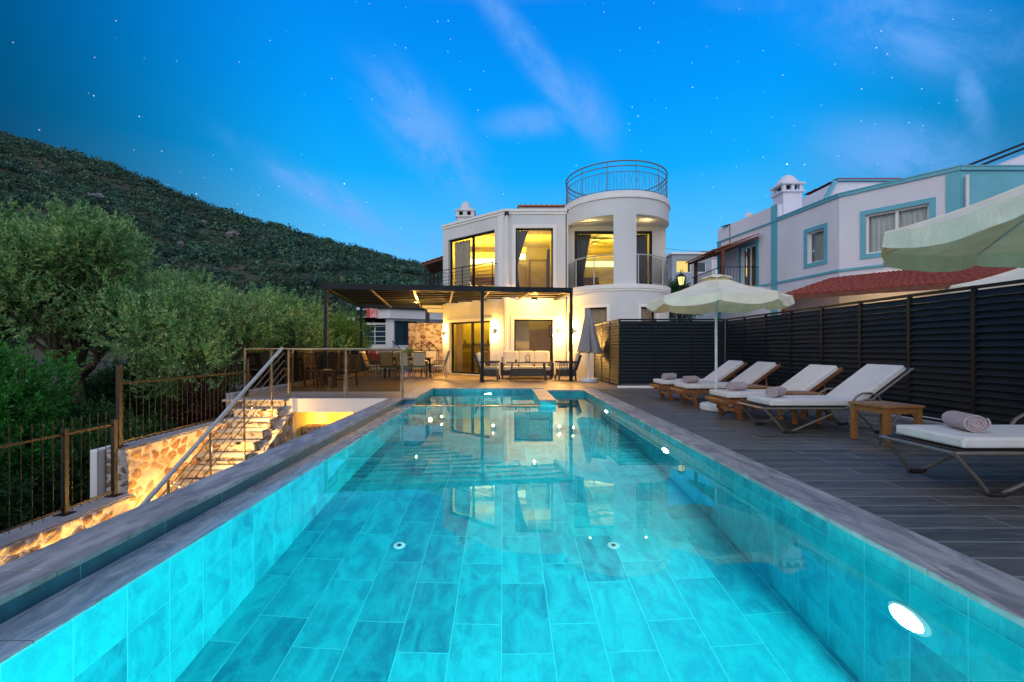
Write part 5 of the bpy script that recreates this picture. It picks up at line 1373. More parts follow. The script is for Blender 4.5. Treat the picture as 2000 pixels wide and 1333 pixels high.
# ================================================================== LOUVRED FENCE
FT = 1.94
def louvre_fence(label, pts, posts_w=.05, grp=None):
    t = thing('slatted_fence', label, 'fence', (pts[0][0], pts[0][1], 0), group=grp)
    for (x, y) in pts:
        MB().box(x - posts_w / 2, x + posts_w / 2, y - posts_w / 2, y + posts_w / 2, -.004, FT).build('post', 'dark_metal', t)
    for a, b in zip(pts, pts[1:]):
        wl = Wall(a, b); mx = wl.M(); mb = MB(); L_ = wl.len
        ns_ = 19; dz_ = (FT - .065 - .09) / ns_; z = .09 + dz_ / 2
        while z < FT - .06:
            m2 = mx @ Matrix.Translation((0, 0, z)) @ Matrix.Rotation(R(64), 4, 'X')
            mb.xbox(m2, .028, L_ - .028, -.052, .052, -.0035, .0035); z += dz_
        mb.build('slat_panel', 'dark_metal', t)
        MB().xbox(mx, .026, L_ - .026, -.02, .02, FT - .045, FT - .002).build('rail', 'dark_metal', t); MB().xbox(mx, .026, L_ - .026, -.02, .02, .03, .07).build('rail', 'dark_metal', t)
    return t
ys = [12.87 - .97 * i for i in range(17)]
louvre_fence('long dark slatted metal fence behind the sun loungers', [(6.28, y) for y in ys][::1])
louvre_fence('short dark slatted metal fence across the deck behind the far lounger', [(3.26, 12.87), (4.27, 12.87), (5.28, 12.87), (6.20, 12.87)])
louvre_fence('dark slatted metal fence running back to the villa beside the closed parasol', [(3.20, 16.1), (3.22, 15.02), (3.24, 13.95), (3.26, 12.93)])
kb = thing('fence_kerb', 'low grey stone kerb under the long slatted fence', 'kerb', (6.2, 5, 0))
MB().box(6.10, 6.24, -3, 12.8, -.004, .045).build('kerb_stone', 'stone_cap', kb, bevel=.006)
kb = thing('fence_kerb', 'thin pale stone kerb in front of the short slatted fence', 'kerb', (4.7, 12.78, 0))
MB().box(3.18, 6.1, 12.74, 12.84, -.004, .05).build('kerb_stone', 'plaster_trim', kb, bevel=.006)

# ================================================================== NEIGHBOURING HOUSE
nb = thing('neighbour_house', 'pale pink two-storey house with turquoise trim and a red tiled porch beyond the slatted fence', 'house', (14, 18, -.25))
RN = 6.78; BN = 3.98
Nm, N0, N1, N2, N3 = (11.35, 24.2), (12.0, 20.0), (12.4, 16.85), (14.3, 14.3), (24.0, 14.3)
W1, W2, W3, W4 = Wall(Nm, N0), Wall(N0, N1), Wall(N1, N2), Wall(N2, N3)
def op(wl, x0, y0, x1, y1):
    a, zt_ = wl.ray(x0, y0); b, zb = wl.ray(x1, y1); return (min(a, b), max(a, b), min(zt_, zb), max(zt_, zb))
sm = op(W2, 1577, 425, 1610, 496); bgw = op(W3, 1691, 398, 1815, 470); bgw = (bgw[0], bgw[1], 4.45, 5.85)
sm = (sm[0], sm[1], 4.5, 5.75)
dr_ = op(W1, 1448, 480, 1478, 555); dr_ = (max(.3, dr_[0]), min(W1.len - .3, dr_[1]), 4.02, 6.0)
g1 = (1.0, 2.4, .9, 2.35); g2 = (.2, .9, .9, 2.35)
W1.solid(MB(), -.3, RN + .65, .25, [dr_]).build('wall', 'pink_plaster', nb)
W2.solid(MB(), -.3, RN, .25, [sm]).build('wall', 'pink_plaster', nb)
W3.solid(MB(), -.3, RN, .25, [bgw, g1]).build('wall', 'pink_plaster', nb)
W4.solid(MB(), -.3, RN, .25, [(1.2, 2.6, 4.5, 5.9)]).build('wall', 'teal_trim', nb)
MB().prism([Nm, (11.6, 24.3), (24, 24.3), (24, 14.6), (14.5, 14.6), (12.7, 16.95), (12.3, 20.05)][::-1], RN - .35, RN - .25).build('roof_slab', 'pink_plaster', nb)
window(W2, nb, *sm, frame='chrome_white', inset=.12, fw=.055, glass='glass'); curtain(W2, nb, sm[0], sm[1], sm[2], sm[3], .30, 'curtain_white', waves=6)
window(W3, nb, *bgw, frame='chrome_white', inset=.10, fw=.06, mull=((bgw[0] + bgw[1]) / 2,)); curtain(W3, nb, bgw[0], bgw[1], bgw[2], bgw[3], .30, 'curtain_white', waves=12)
window(W3, nb, *g1, frame='chrome_white', inset=.1, fw=.06, mull=(1.7,)); curtain(W3, nb, *g1, .3, 'curtain_cream', waves=8)
window(W1, nb, *dr_, frame='chrome_white', inset=.1, fw=.06, mull=((dr_[0] + dr_[1]) / 2,), name='balcony_door'); curtain(W1, nb, *dr_, .3, 'curtain_cream', waves=8)
window(W4, nb, 1.2, 2.6, 4.5, 5.9, frame='dark_metal', inset=.1)
mb = MB()
for wl, o_ in ((W2, sm), (W3, bgw), (W3, g1), (W1, dr_)): trim(wl, mb, *o_, wd=.16, d=.03)
for wl, a0, a1 in ((W1, .0, W1.len), (W2, .0, W2.len), (W3, 0, W3.len), (W4, 0, W4.len)):
    mx = wl.M()
    mb.xbox(mx, a0 - .02, a1 + .02, -.06, -.001, RN - .09, RN + .02 if wl is not W1 else RN - .02); mb.xbox(mx, a0 - .02, a1 + .02, -.05, -.001, BN - .045, BN + .045)
mx = W1.M(); mb.xbox(mx, W1.len - .35, W1.len + .02, -.035, .0, -.2, BN - .07); mb.xbox(mx, W1.len - .35, W1.len + .02, -.035, .0, BN + .07, RN - .10); mb.xbox(mx, W1.len - .35, W1.len + .02, -.035, .0, RN, RN + .66)
mb.xbox(mx, .0, .30, -.035, .0, -.2, BN - .07); mb.xbox(mx, .0, .30, -.035, .0, BN + .07, RN - .10)
mx = W3.M(); mb.xbox(mx, W3.len - .30, W3.len + .02, -.035, .0, -.2, BN - .07); mb.xbox(mx, W3.len - .30, W3.len + .02, -.035, .0, BN + .07, RN - .10)
mb.build('turquoise_trim', 'teal_trim', nb)
mb = MB()
for wl in (W2, W3, W4): mx = wl.M(); mb.xbox(mx, 0, wl.len, -.08, .28, RN + .021, RN + .06)
mb.build('parapet_cap', 'teal_trim', nb)
MB().tube([(14.42, 14.18, -.2), (14.42, 14.18, 6.5)], .05, 10).build('downpipe', 'white_paint', nb, smooth=True)
# chimney
c_ = MB().box(12.75, 13.6, 20.8, 21.6, 6.2, 8.25).box(12.66, 13.69, 20.71, 21.69, 8.25, 8.33).build('chimney', 'pink_plaster', nb)
mb = MB()
for x_ in (12.72, 13.11, 13.49):
    for y_ in (20.77, 21.49): mb.box(x_, x_ + .14, y_, y_ + .14, 8.33, 8.60)
mb.box(12.64, 13.71, 20.69, 21.71, 8.60, 8.68).build('chimney_vent', 'pink_plaster', c_)
MB().box(12.9, 13.45, 20.95, 21.45, 8.33, 8.6).build('flue', 'rubber', c_)
MB().lathe([(.52, 8.68), (.47, 8.78), (.36, 8.93), (.22, 9.08), (.08, 9.15), (.0, 9.2)], (13.175, 21.2), 20).build('chimney_cap', 'pink_plaster', c_, smooth=True)
# raised gable on the roof
MB().extr([(14.6, 22, 6.4), (16.0, 22, 9.15), (19.4, 22, 9.15), (19.4, 22, 6.4)], (0, 2.5, 0)).build('gable_wall', 'pink_plaster', nb, fix=True)
mb = MB().bar((14.45, 21.93, 6.35), (15.97, 21.93, 9.22), .14, .16); mb.bar((15.9, 21.93, 9.22), (19.4, 21.93, 9.22), .14, .10); mb.build('gable_trim', 'teal_trim', nb)
mb = MB(); tile_roof(mb, (15.98, 21.85, 9.24), (19.5, 21.85, 9.24), (15.98, 24.4, 9.3), (19.5, 24.4, 9.3), 18, 5, .02); mb.build('gable_roof', 'terracotta', nb)
# porch roof
e0, e1 = Vector((9.6, 15.9, 2.92)), Vector((13.0, 12.0, 2.92)); r0, r1 = Vector((12.28, 17.0, 3.72)), Vector((14.25, 14.2, 3.72))
mb = MB(); tile_roof(mb, e0, e1, r0, r1, 26, 9, .045); 
tile_roof(mb, (12.05, 19.5, 2.92), e0, (12.06, 19.6, 3.0), r0, 16, 6, .045)
tile_roof(mb, e1, (17.5, 12.0, 2.92), r1, (17.5, 14.3, 3.72), 22, 9, .045)
pr = mb.build('porch_roof', 'terracotta', nb)
mb = MB(); mb.bar(e0 - Vector((0, 0, .08)), e1 - Vector((0, 0, .08)), .06, .14); mb.bar(e1 - Vector((0, 0, .08)), (17.5, 12.0, 2.84), .06, .14); mb.bar(e0 - Vector((0, 0, .08)), (12.0, 19.5, 2.84), .06, .14); mb.build('fascia', 'roof_beam', pr)
for i in range(9):
    t_ = i / 8; a = e0.lerp(e1, t_); b = r0.lerp(r1, t_); MB().bar(a - Vector((0, 0, .06)), b - Vector((0, 0, .14)), .07, .1).build('rafter', 'roof_beam', pr)
for (x_, y_) in ((9.85, 16.0), (13.05, 12.25), (16.5, 12.2)): MB().box(x_ - .07, x_ + .07, y_ - .07, y_ + .07, -.25, 2.80).build('porch_post', 'roof_beam', nb)
# balcony with a small tiled canopy
MB().box(9.9, 11.9, 20.8, 24.2, 3.75, 3.92).build('balcony_slab', 'pink_plaster', nb)
mb = MB(); tile_roof(mb, (9.65, 20.9, 5.62), (9.65, 24.2, 5.62), (11.75, 20.7, 6.35), (11.4, 24.2, 6.35), 16, 7); cr = mb.build('canopy_roof', 'orange_tile', nb)
for i in range(9): MB().bar((9.72, 21.0 + i * .38, 5.55), (11.7, 20.95 + i * .38, 6.22), .07, .1).build('rafter', 'roof_beam', cr)
for y_ in (20.98, 23.9): MB().box(9.98, 10.12, y_ - .07, y_ + .07, 3.92, 5.65).build('canopy_post', 'roof_beam', nb)
br = MB().tube([(9.95, 20.95, 4.85), (9.95, 24.1, 4.85)], .02, 6).tube([(9.95, 20.95, 4.85), (11.7, 20.95, 4.85)], .02, 6).build('balcony_rail', 'black_iron', nb)
for i in range(22): MB().tube([(9.95, 21.0 + i * .14, 3.93), (9.95, 21.0 + i * .14, 4.85)], .008, 4).build('picket', 'black_iron', br)
for i in range(13): MB().tube([(10.0 + i * .14, 20.95, 3.93), (10.0 + i * .14, 20.95, 4.85)], .008, 4).build('picket', 'black_iron', br)
# lanterns on the porch wall
for i, (s_, lab) in enumerate(((.45, 'left'), (2.62, 'right'))):
    p = W3.pt(s_, 2.2, .12); lt = thing('wall_lantern', lab + ' black wall lantern under the red tiled porch of the pink house', 'lantern', p, group='porch lanterns')
    MB().lathe([(.03, p.z - .16), (.07, p.z - .1), (.09, p.z + .10), (.02, p.z + .2)], (p.x, p.y), 6).build('cage', 'black_iron', lt)
    MB().bar(p + Vector((0, 0, .15)), W3.pt(s_, 2.4, 0), .02, .02).build('bracket', 'black_iron', lt)
    MB().lathe([(.05, p.z + .1), (.1, p.z + .11), (.02, p.z + .2)], (p.x, p.y), 6).build('cap', 'black_iron', lt)
lamp('porch_lamp', 'POINT', (12.0, 14.7, 2.3), 90, (1.0, .68, .3), nb, size=.1)
# water heater panels on the flat roof behind the balcony
sp = thing('solar_heater', 'small solar water heater frame on the flat roof behind the pink house parapet', 'solar heater', (11.9, 24.0, 7.4))
MB().bar((11.5, 23.2, 7.42), (12.9, 24.0, 7.9), 1.0, .05).build('panel', 'dark_metal', sp); MB().tube([(12.6, 23.5, 7.98), (13.2, 24.3, 7.98)], .16, 14).build('tank', 'white_paint', sp, smooth=True)
MB().tube([(11.5, 23.2, 7.40), (11.5, 23.2, 6.4)], .02, 6).build('leg', 'dark_metal', sp)
# sloping wing behind on the far right with a stair rail
rw = thing('rear_wing', 'grey-blue sloping roof wing behind the turquoise wall at the right edge', 'building', (21, 19, 5))
MB().extr([(17.3, 18.5, 6.3), (18.3, 18.5, 7.85), (26, 18.5, 10.85), (26, 18.5, 6.3)], (0, 3, 0)).build('wall', 'pink_plaster', rw, fix=True)
for dz_ in (.35, .55):
    MB().tube([(18.5, 18.4, 7.85 + dz_), (26, 18.4, 10.80 + dz_)], .045, 8).build('pipe', 'dark_metal', rw, smooth=True)

# ================================================================== DISTANT BUILDINGS ON THE RIGHT
def simple_house(name, label, x0, x1, y0, y1, z0, z1, wall, wins, group=None, roof=None, cat='house', glow=()):
    t = thing(name, label, cat, ((x0 + x1) / 2, (y0 + y1) / 2, z0), group=group)
    wl = Wall((x0, y0), (x1, y0)); wl.solid(MB(), z0, z1, .25, wins).build('wall', wall, t)
    MB().box(x0, x0 + .25, y0 + .25, y1, z0, z1).box(x1 - .25, x1, y0 + .25, y1, z0, z1).box(x0 + .25, x1 - .25, y1 - .25, y1, z0, z1).build('wall', wall, t)
    MB().box(x0 - .2, x1 + .2, y0 - .2, y1 + .2, z1, z1 + .18).build('roof_edge', 'plaster_trim', t)
    for i, w_ in enumerate(wins):
        f = window(wl, t, *w_, frame='chrome_white', glass='glass' if i in glow else 'dark_glass', inset=.1, fw=.08)
        if i in glow: MB().box(x0 + w_[0], x0 + w_[1], y0 + .9, y0 + .95, w_[2], w_[3]).build('lit_room', 'far_window_glow', f)
    if roof:
        mb = MB(); tile_roof(mb, (x0 - .4, y0 - .4, z1 + .2), (x1 + .4, y0 - .4, z1 + .2), (x0 - .4, (y0 + y1) / 2, z1 + roof), (x1 + .4, (y0 + y1) / 2, z1 + roof), max(8, int((x1 - x0) * 3)), 8, .06); mb.build('roof', 'terracotta', t)
        MB().extr([(x0, y0 + .3, z1 + .18), (x0, (y0 + y1) / 2, z1 + roof - .1), (x0, y1, z1 + .18)], (x1 - x0, 0, 0)).build('gable', wall, t, fix=True)
    return t
simple_house('hill_house', 'blue-grey house with a small domed tower and a lit room right of the round tower', 16.6, 20.5, 45, 51, 2.0, 10.4, 'blue_grey_wall', [(.4, 1.9, 8.6, 9.9), (2.4, 3.4, 8.6, 9.7)], glow=(0,))
simple_house('hill_house', 'low navy-blue walled house behind the parasol top, with a white roof edge', 20.8, 30.0, 46, 53, 2.0, 8.3, 'navy_wall', [(1.0, 2.2, 5.9, 7.0), (3.6, 4.6, 5.9, 7.0), (6.0, 7.6, 5.9, 7.0)])
simple_house('hill_house', 'white house higher on the slope seen under the pink house balcony canopy', 30.0, 38.0, 66, 72, 6.0, 14.2, 'plaster', [(1.0, 2.5, 11.4, 13.0), (4.2, 6.0, 11.4, 13.0)], glow=(1,), roof=1.6)
simple_house('hill_house', 'grey garage block below the hill houses, behind the dark bushes', 14.0, 24.0, 38, 42, -.3, 5.2, 'blue_grey_wall', [(6.1, 7.2, 3.3, 4.6)], glow=(0,))
# lantern on a post
sl = thing('street_lantern', 'square yellow lit lantern on a dark post between the round tower and the pink house', 'street lamp', (8.55, 22.0, -.3))
MB().tube([(8.55, 22, -.3), (8.55, 22, 4.15)], .04, 8).build('post', 'black_iron', sl)
MB().lathe([(.10, 4.18), (.17, 4.55), (0, 4.56)], (8.55, 22), 4).build('lantern_glass', 'lantern_glow', sl)
MB().lathe([(.22, 4.56), (.20, 4.60), (.05, 4.72), (0, 4.74)], (8.55, 22), 4).build('cap', 'black_iron', sl)
mb = MB()
for k in range(4):
    a = k * PI / 2; mb.bar((8.55 + .11 * math.cos(a), 22 + .11 * math.sin(a), 4.15), (8.55 + .18 * math.cos(a), 22 + .18 * math.sin(a), 4.57), .02, .02)
mb.build('frame', 'black_iron', sl)
# ================================================================== SHOP BUILDING ON THE LEFT
sb_ = thing('shop_building', 'white corner shop building with a red roof, red signs and dark windows beyond the pergola', 'building', (-8, 36, -1.6))
SA = Wall((-11.3, 34.6), (-8.95, 34.6)); SBw = Wall((-8.55, 34.4), (-4.6, 37.0))
zz = lambda py, Y: CH - (py - 681) * Y / 889
SA.solid(MB(), 2.9, 3.45, .3).build('wall', 'plaster', sb_)
MB().box(-12.5, -8.9, 34.6, 34.9, -1.6, -.3).box(-12.5, -8.9, 34.6, 34.9, .95, 1.4).box(-12.5, -8.9, 34.6, 34.9, 3.05, 3.5).build('facade_left', 'plaster', sb_)
MB().box(-8.95, -8.35, 34.35, 34.9, -1.6, 3.35).build('corner_pillar', 'plaster', sb_)
MB().prism([(-9.6, 34.1), (-8.5, 33.9), (-3.2, 36.6), (-3.2, 40), (-9.6, 40)], 3.36, 4.05).build('fascia', 'plaster', sb_)
MB().prism([(-9.8, 33.9), (-8.5, 33.7), (-3.0, 36.4), (-3.0, 40), (-9.8, 40)], 4.05, 4.13).build('roof_slab', 'dark_metal', sb_)
MB().box(-12.6, -8.95, 34.95, 35.0, 1.4, 3.05).build('window_strip', 'dark_glass', sb_)
for k in range(5): MB().box(-12.5 + k * .85, -12.44 + k * .85, 34.88, 34.94, 1.4, 3.05).build('mullion', 'chrome_white', sb_)
for k in range(4): MB().box(-12.5, -8.95, 34.885, 34.9, 1.62 + k * .38, 1.66 + k * .38).build('blind_rail', 'chrome_white', sb_)
SBw.solid(MB(), -1.6, 3.36, .3, [(.25, 2.1, 1.35, 3.2), (2.6, 3.2, 1.9, 3.0), (3.5, 4.1, 1.9, 3.0), (.4, 2.4, -1.5, .6), (3.0, 4.3, -1.5, .6)]).build('wall', 'plaster', sb_)
window(SBw, sb_, .25, 2.1, 1.35, 3.2, glass='dark_glass', mull=(1.15,), trans=(1.9,)); window(SBw, sb_, 2.6, 3.2, 1.9, 3.0, glass='dark_glass'); window(SBw, sb_, 3.5, 4.1, 1.9, 3.0, glass='dark_glass')
window(SBw, sb_, .4, 2.4, -1.5, .6, glass='dark_glass', mull=(1.4,), name='shop_front'); window(SBw, sb_, 3.0, 4.3, -1.5, .6, glass='dark_glass', name='shop_front')
MB().box(-10.4, -3.2, 37.5, 42, 4.13, 6.3).build('upper_storey', 'plaster', sb_)
mb = MB(); tile_roof(mb, (-9.9, 36.6, 4.35), (-6.2, 36.6, 4.35), (-10.2, 40.5, 6.6), (-8.2, 40.5, 6.6), 14, 8, .06); mb.build('roof', 'terracotta', sb_)
MB().extr([(-11.9, 36.5, 4.2), (-9.9, 36.5, 4.2), (-11.0, 36.5, 5.7)], (0, 4, 0)).build('gable', 'plaster', sb_, fix=True)
window(Wall((-11.5, 36.45), (-10.3, 36.45)), sb_, .1, .9, 4.3, 5.0, glass='dark_glass', inset=.0)
def text(s, loc, size, mat, rz=0, parent=None, name='lettering'):
    c = bpy.data.curves.new(name, 'FONT'); c.body = s; c.size = size; c.extrude = .012; c.align_x = 'CENTER'; c.align_y = 'CENTER'
    o = bpy.data.objects.new(name + '_tmp', c); COL.objects.link(o)
    bpy.context.view_layer.update()
    me = bpy.data.meshes.new_from_object(o.evaluated_get(bpy.context.evaluated_depsgraph_get()))
    bpy.data.objects.remove(o); me.materials.clear(); me.materials.append(M(mat))
    q = bpy.data.objects.new(name, me); COL.objects.link(q)
    mx = Matrix.Translation(Vector(loc)) @ Matrix.Rotation(rz, 4, 'Z') @ Matrix.Rotation(R(90), 4, 'X')
    org = ORG.get(parent.name, Vector((0, 0, 0))) if parent else Vector((0, 0, 0))
    me.transform(Matrix.Translation(-org) @ mx)
    if parent: q.parent = parent; ORG[q.name] = org
    return q
s1 = MB().box(-10.25, -9.45, 34.0, 34.06, 3.42, 4.10).build('sign_board', 'sign_glow', sb_); 
MB().box(-10.28, -10.02, 33.985, 33.998, 3.40, 4.12).build('sign_edge', 'red_sign', sb_); text('P', (-9.82, 33.98, 3.76), .62, 'red_sign', 0, sb_); text('I', (-9.55, 33.98, 3.76), .62, 'red_sign', 0, sb_)
MB().box(-10.4, -8.98, 34.4, 34.46, .62, 1.05).build('sign_board', 'sign_glow', sb_); MB().box(-10.4, -9.7, 34.38, 34.398, .62, .92).build('sign_panel', 'red_sign', sb_); MB().box(-10.4, -8.98, 34.385, 34.46, .28, .60).build('sign_panel', 'red_sign', sb_)
# utility poles and wires
for x_, y_, h_, lab in ((-5.15, 30.5, 5.6, 'brown utility pole in front of the shop building, beside the lit stone wall'), (-20.0, 34.5, 5.3, 'pale concrete utility pole with a white spotlight above the olive trees')):
    up = thing('utility_pole', lab, 'pole', (x_, y_, -2))
    MB().tube([(x_, y_, -2.2), (x_, y_, h_)], [.17, .13], 10).build('shaft', 'bark' if x_ > -6 else 'concrete', up, smooth=True)
    MB().box(x_ - .5, x_ + .5, y_ - .06, y_ + .06, h_ - .35, h_ - .25).build('crossarm', 'dark_metal', up)
sd_ = thing('satellite_dish', 'small white satellite dish by the concrete utility pole above the olive trees', 'dish', (-20.6, 34, 5.0))
t_ = MB().lathe([(0, 0), (.2, .03), (.38, .12), (.38, .13), (.2, .045), (0, .015)], (0, 0), 20); q = (Matrix.Translation((-20.75, 34.0, 4.95)) @ Matrix.Rotation(R(75), 4, 'X')); t_.v = [tuple(q @ Vector(v)) for v in t_.v]; t_.build('dish', 'white_paint', sd_, smooth=True)
MB().tube([(-20.75, 34.1, 4.9), (-20.3, 34.3, 4.6), (-20.05, 34.4, 4.6)], .03, 6).build('arm', 'dark_metal', sd_)
def wire(label, a, b, sag, r=.018):
    a = Vector(a); b = Vector(b); t = thing('overhead_wire', label, 'wire', a, group=None)
    MB().tube([a.lerp(b, i / 16) - Vector((0, 0, sag * math.sin(PI * i / 16))) for i in range(17)], r, 5).build('cable', 'rubber', t)
wire('thin upper overhead wire between the two utility poles left of the villa', (-20.4, 34.5, 5.0), (-5.5, 30.5, 5.3), .5)
wire('thin lower overhead wire between the two utility poles left of the villa', (-19.6, 34.5, 4.7), (-4.8, 30.5, 5.3), .75)
wire('thin overhead wire between the round tower and the pink house', (13.0, 45, 11.4), (26.0, 45, 11.0), .5)
# lit rubble wall behind the dining table and iron stair rails in front of it
rough_wall('stone_wall', 'warm lit rubble wall between the dining table and the villa corner', -4.55, -2.70, 21.6, 21.9, 2.30, 2.30, 0, mat='rubble_large', amp=.03, along='x')
MB().box(-3.6, -2.68, 21.3, 21.9, 1.75 + 1.05, 3.2).build('side_canopy', 'plaster_trim', villa)
for i, x_ in enumerate((-4.6, -3.75, -3.3, -2.95)):
    rl = thing('entrance_rail', ('leftmost', 'second', 'third', 'rightmost')[i] + ' of the slanting black stair rails in front of the lit rubble wall', 'handrail', (x_, 20.6, 0), group='slanting black stair rails')
    MB().tube([(x_ - .55, 20.9, 1.45), (x_, 20.5, 1.0)], .02, 6).build('handrail', 'black_iron', rl)
    MB().tube([(x_, 20.5, 1.0), (x_, 20.5, 0)], .016, 6).build('post', 'black_iron', rl); MB().tube([(x_ - .5, 20.87, 1.40), (x_ - .5, 20.87, 0)], .016, 6).build('post', 'black_iron', rl)
rl = thing('iron_railing', 'black iron railing between the terrace and the lit rubble wall', 'railing', (-3.8, 20.2, 0))
MB().bar((-5.9, 20.2, 1.0), (-2.9, 20.2, 1.0), .03, .03).bar((-5.9, 20.2, .12), (-2.9, 20.2, .12), .03, .03).build('rail', 'black_iron', rl)
for i in range(24): MB().box(-5.9 + i * .13, -5.885 + i * .13, 20.193, 20.207, 0, 1.0).build('picket', 'black_iron', rl)
lamp('sconce_lamp', 'POINT', (-3.4, 20.9, 1.9), 10, (1.0, .66, .26), villa, size=.08)

# ================================================================== VEGETATION
def mesh_np(name, V, F, mat, parent=None, loc=None):
    me = bpy.data.meshes.new(name); n = len(V); m_ = len(F)
    me.vertices.add(n); me.vertices.foreach_set('co', np.asarray(V, np.float32).ravel())
    k = F.shape[1]; me.loops.add(m_ * k); me.loops.foreach_set('vertex_index', F.astype(np.int32).ravel())
    me.polygons.add(m_); me.polygons.foreach_set('loop_start', np.arange(0, m_ * k, k, dtype=np.int32)); me.polygons.foreach_set('loop_total', np.full(m_, k, np.int32))
    me.update(calc_edges=True); me.materials.append(M(mat))
    o = bpy.data.objects.new(name, me); COL.objects.link(o)
    if parent: o.parent = parent
    return o
def unit(v): return v / np.maximum(np.linalg.norm(v, axis=1, keepdims=True), 1e-6)
def leaves(P, D, L_, W_, r):
    """narrow four-sided leaves at P pointing along D"""
    n = len(P); D = unit(D); A = unit(np.cross(D, r.normal(size=(n, 3))))
    L_ = (L_ * r.uniform(.7, 1.25, n))[:, None]; W2 = (W_ * r.uniform(.7, 1.2, n))[:, None]
    V = np.stack([P, P + D * L_ * .5 + A * W2 * .5, P + D * L_, P + D * L_ * .5 - A * W2 * .5], 1).reshape(-1, 3)
    return V, np.arange(n * 4).reshape(-1, 4)
def sprigs(C, O, r, k=22, ls=.38, L_=.085, W_=.028, up=.6, spread=.9):
    """C: sprig bases, O: outward directions"""
    n = len(C); D = unit(unit(O) + np.array([0, 0, up]) + r.normal(0, .35, (n, 3)))
    t = r.uniform(0, 1, (n, k)); ln = ls * r.uniform(.6, 1.3, (n, 1))
    P = C[:, None, :] + D[:, None, :] * (t * ln)[..., None]
    LD = D[:, None, :] * .9 + r.normal(0, spread * .6, (n, k, 3))
    return leaves(P.reshape(-1, 3), LD.reshape(-1, 3), L_, W_, r)
def crown_points(blobs, n, r, shell=.55):
    """points near the outer shells of a cluster of ellipsoids"""
    vol = np.array([b[3] * b[4] for b in blobs]) ** 1.0; pick = r.choice(len(blobs), n, p=vol / vol.sum())
    B = np.array(blobs)[pick]; d = unit(r.normal(size=(n, 3))); rad = shell + (1 - shell) * r.random(n) ** .7
    lump = 1 + .16 * np.sin(d[:, 0] * 5 + pick) + .14 * np.sin(d[:, 1] * 6 + pick * 2) + .1 * np.sin(d[:, 2] * 7)
    P = B[:, :3] + d * (rad * lump)[:, None] * np.stack([B[:, 3], B[:, 3], B[:, 4]], 1)
    return P, d
def limb(mb, p, q, r0, r1, r, seg=6, wob=.12):
    p = Vector(p); q = Vector(q); L_ = (q - p).length
    pts = [p.lerp(q, i / seg) + Vector((r.normal(0, wob), r.normal(0, wob), 0)) * (L_ * .25 * math.sin(PI * i / seg)) for i in range(seg + 1)]
    mb.tube(pts, [r0 + (r1 - r0) * i / seg for i in range(seg + 1)], 8); return pts
def make_tree(name, label, cat, H, Rc, seed, leaf='olive_leaf', nsp=1500, k=22, L_=.085, W_=.028, ls=.38, nb=9, trunk_h=.35, up=.6, group=None, low=.25, tr=.16, flat=.8, bs=1.0):
    r = np.random.default_rng(seed); t = thing(name, label, cat, (0, 0, 0), 0, group)
    blobs = []
    for i in range(nb):
        a = r.uniform(0, 2 * PI); q = r.uniform(.1, .68 + .2 * (1 - bs)) * Rc; z = H * (low + (1 - low) * r.uniform(.15, .82))
        s_ = Rc * r.uniform(.32, .52) * bs
        blobs.append((q * math.cos(a), q * math.sin(a), min(z, H - s_ * .7), s_, s_ * flat))
    if bs == 1.0: blobs.append((0, 0, H * .62, Rc * .55, H * .3))
    P, d = crown_points(blobs, nsp, r)
    V, F = sprigs(P, d, r, k, ls, L_, W_, up)
    mesh_np('crown', V, F, leaf, t)
    mb = MB(); top = (r.normal(0, .1), r.normal(0, .1), H * trunk_h)
    limb(mb, (0, 0, -.1), top, tr, tr * .75, r)
    for b in blobs:
        pts = limb(mb, top, (b[0] * .9, b[1] * .9, b[2]), tr * .5, .02, r)
        for _ in range(3):
            q = pts[int(r.integers(2, 5))]; e = (b[0] + r.normal(0, b[3] * .6), b[1] + r.normal(0, b[3] * .6), b[2] + r.uniform(0, b[4] * .8)); limb(mb, q, e, .03, .008, r, 4)
    mb.build('trunk', 'bark', t, smooth=True)
    return t
def place(t, x, y, z, rz, s, label=None):
    t.location = (x, y, z); t.rotation_euler.z = rz; t.scale = (s, s, s)
    if label: t['label'] = label
GO = 'olive trees left of the pool'
ol1 = make_tree('olive_tree', 'tall grey-green olive tree at the far left, its crown highest against the hillside', 'olive tree', 8.6, 3.1, 21, nsp=2700, k=24, L_=.13, W_=.042, ls=.5, up=.9, low=.42, nb=26, bs=.62, trunk_h=.38, tr=.2, group=GO)
place(ol1, -12.6, 13.4, -3.0, 0, .97)
ol2 = make_tree('olive_tree', 'x', 'olive tree', 6.6, 2.8, 22, nsp=2200, k=24, L_=.13, W_=.042, ls=.5, up=.9, low=.38, nb=20, bs=.62, trunk_h=.36, tr=.18, group=GO)
place(ol2, -9.3, 14.2, -3.0, 0, .92, 'grey-green olive tree behind the far iron fence, left of the glass railing')
for (x_, y_, z_, a, s_, lab, src) in (
    (-15.0, 12.6, -3.0, 2.0, 1.0, 'grey-green olive tree cut off by the left edge of the photo', ol1),
    (-9.3, 18.2, -3.0, 1.1, .98, 'olive tree directly behind the left corner of the glass railing', ol2),
    (-14.5, 19.5, -2.9, 4.0, .86, 'olive tree standing behind the two nearest olive crowns', ol1),
    (-12.4, 22.5, -2.8, 2.6, 1.0, 'olive tree below the satellite dish', ol2)):
    c = copy_tree(src); place(c, x_, y_, z_, a, s_, lab)
GB = 'green trees beside the pergola'
bb = make_tree('bamboo_clump', 'x', 'bamboo', 5.8, 1.9, 31, leaf='bamboo_leaf', nsp=2300, k=20, L_=.16, W_=.035, ls=.45, nb=11, up=.1, low=.12, tr=.07, flat=1.2, group=GB)
place(bb, -9.6, 21.5, -2.6, 0, .92, 'bushy yellow-green clump behind the glass railing, left of the pergola post')
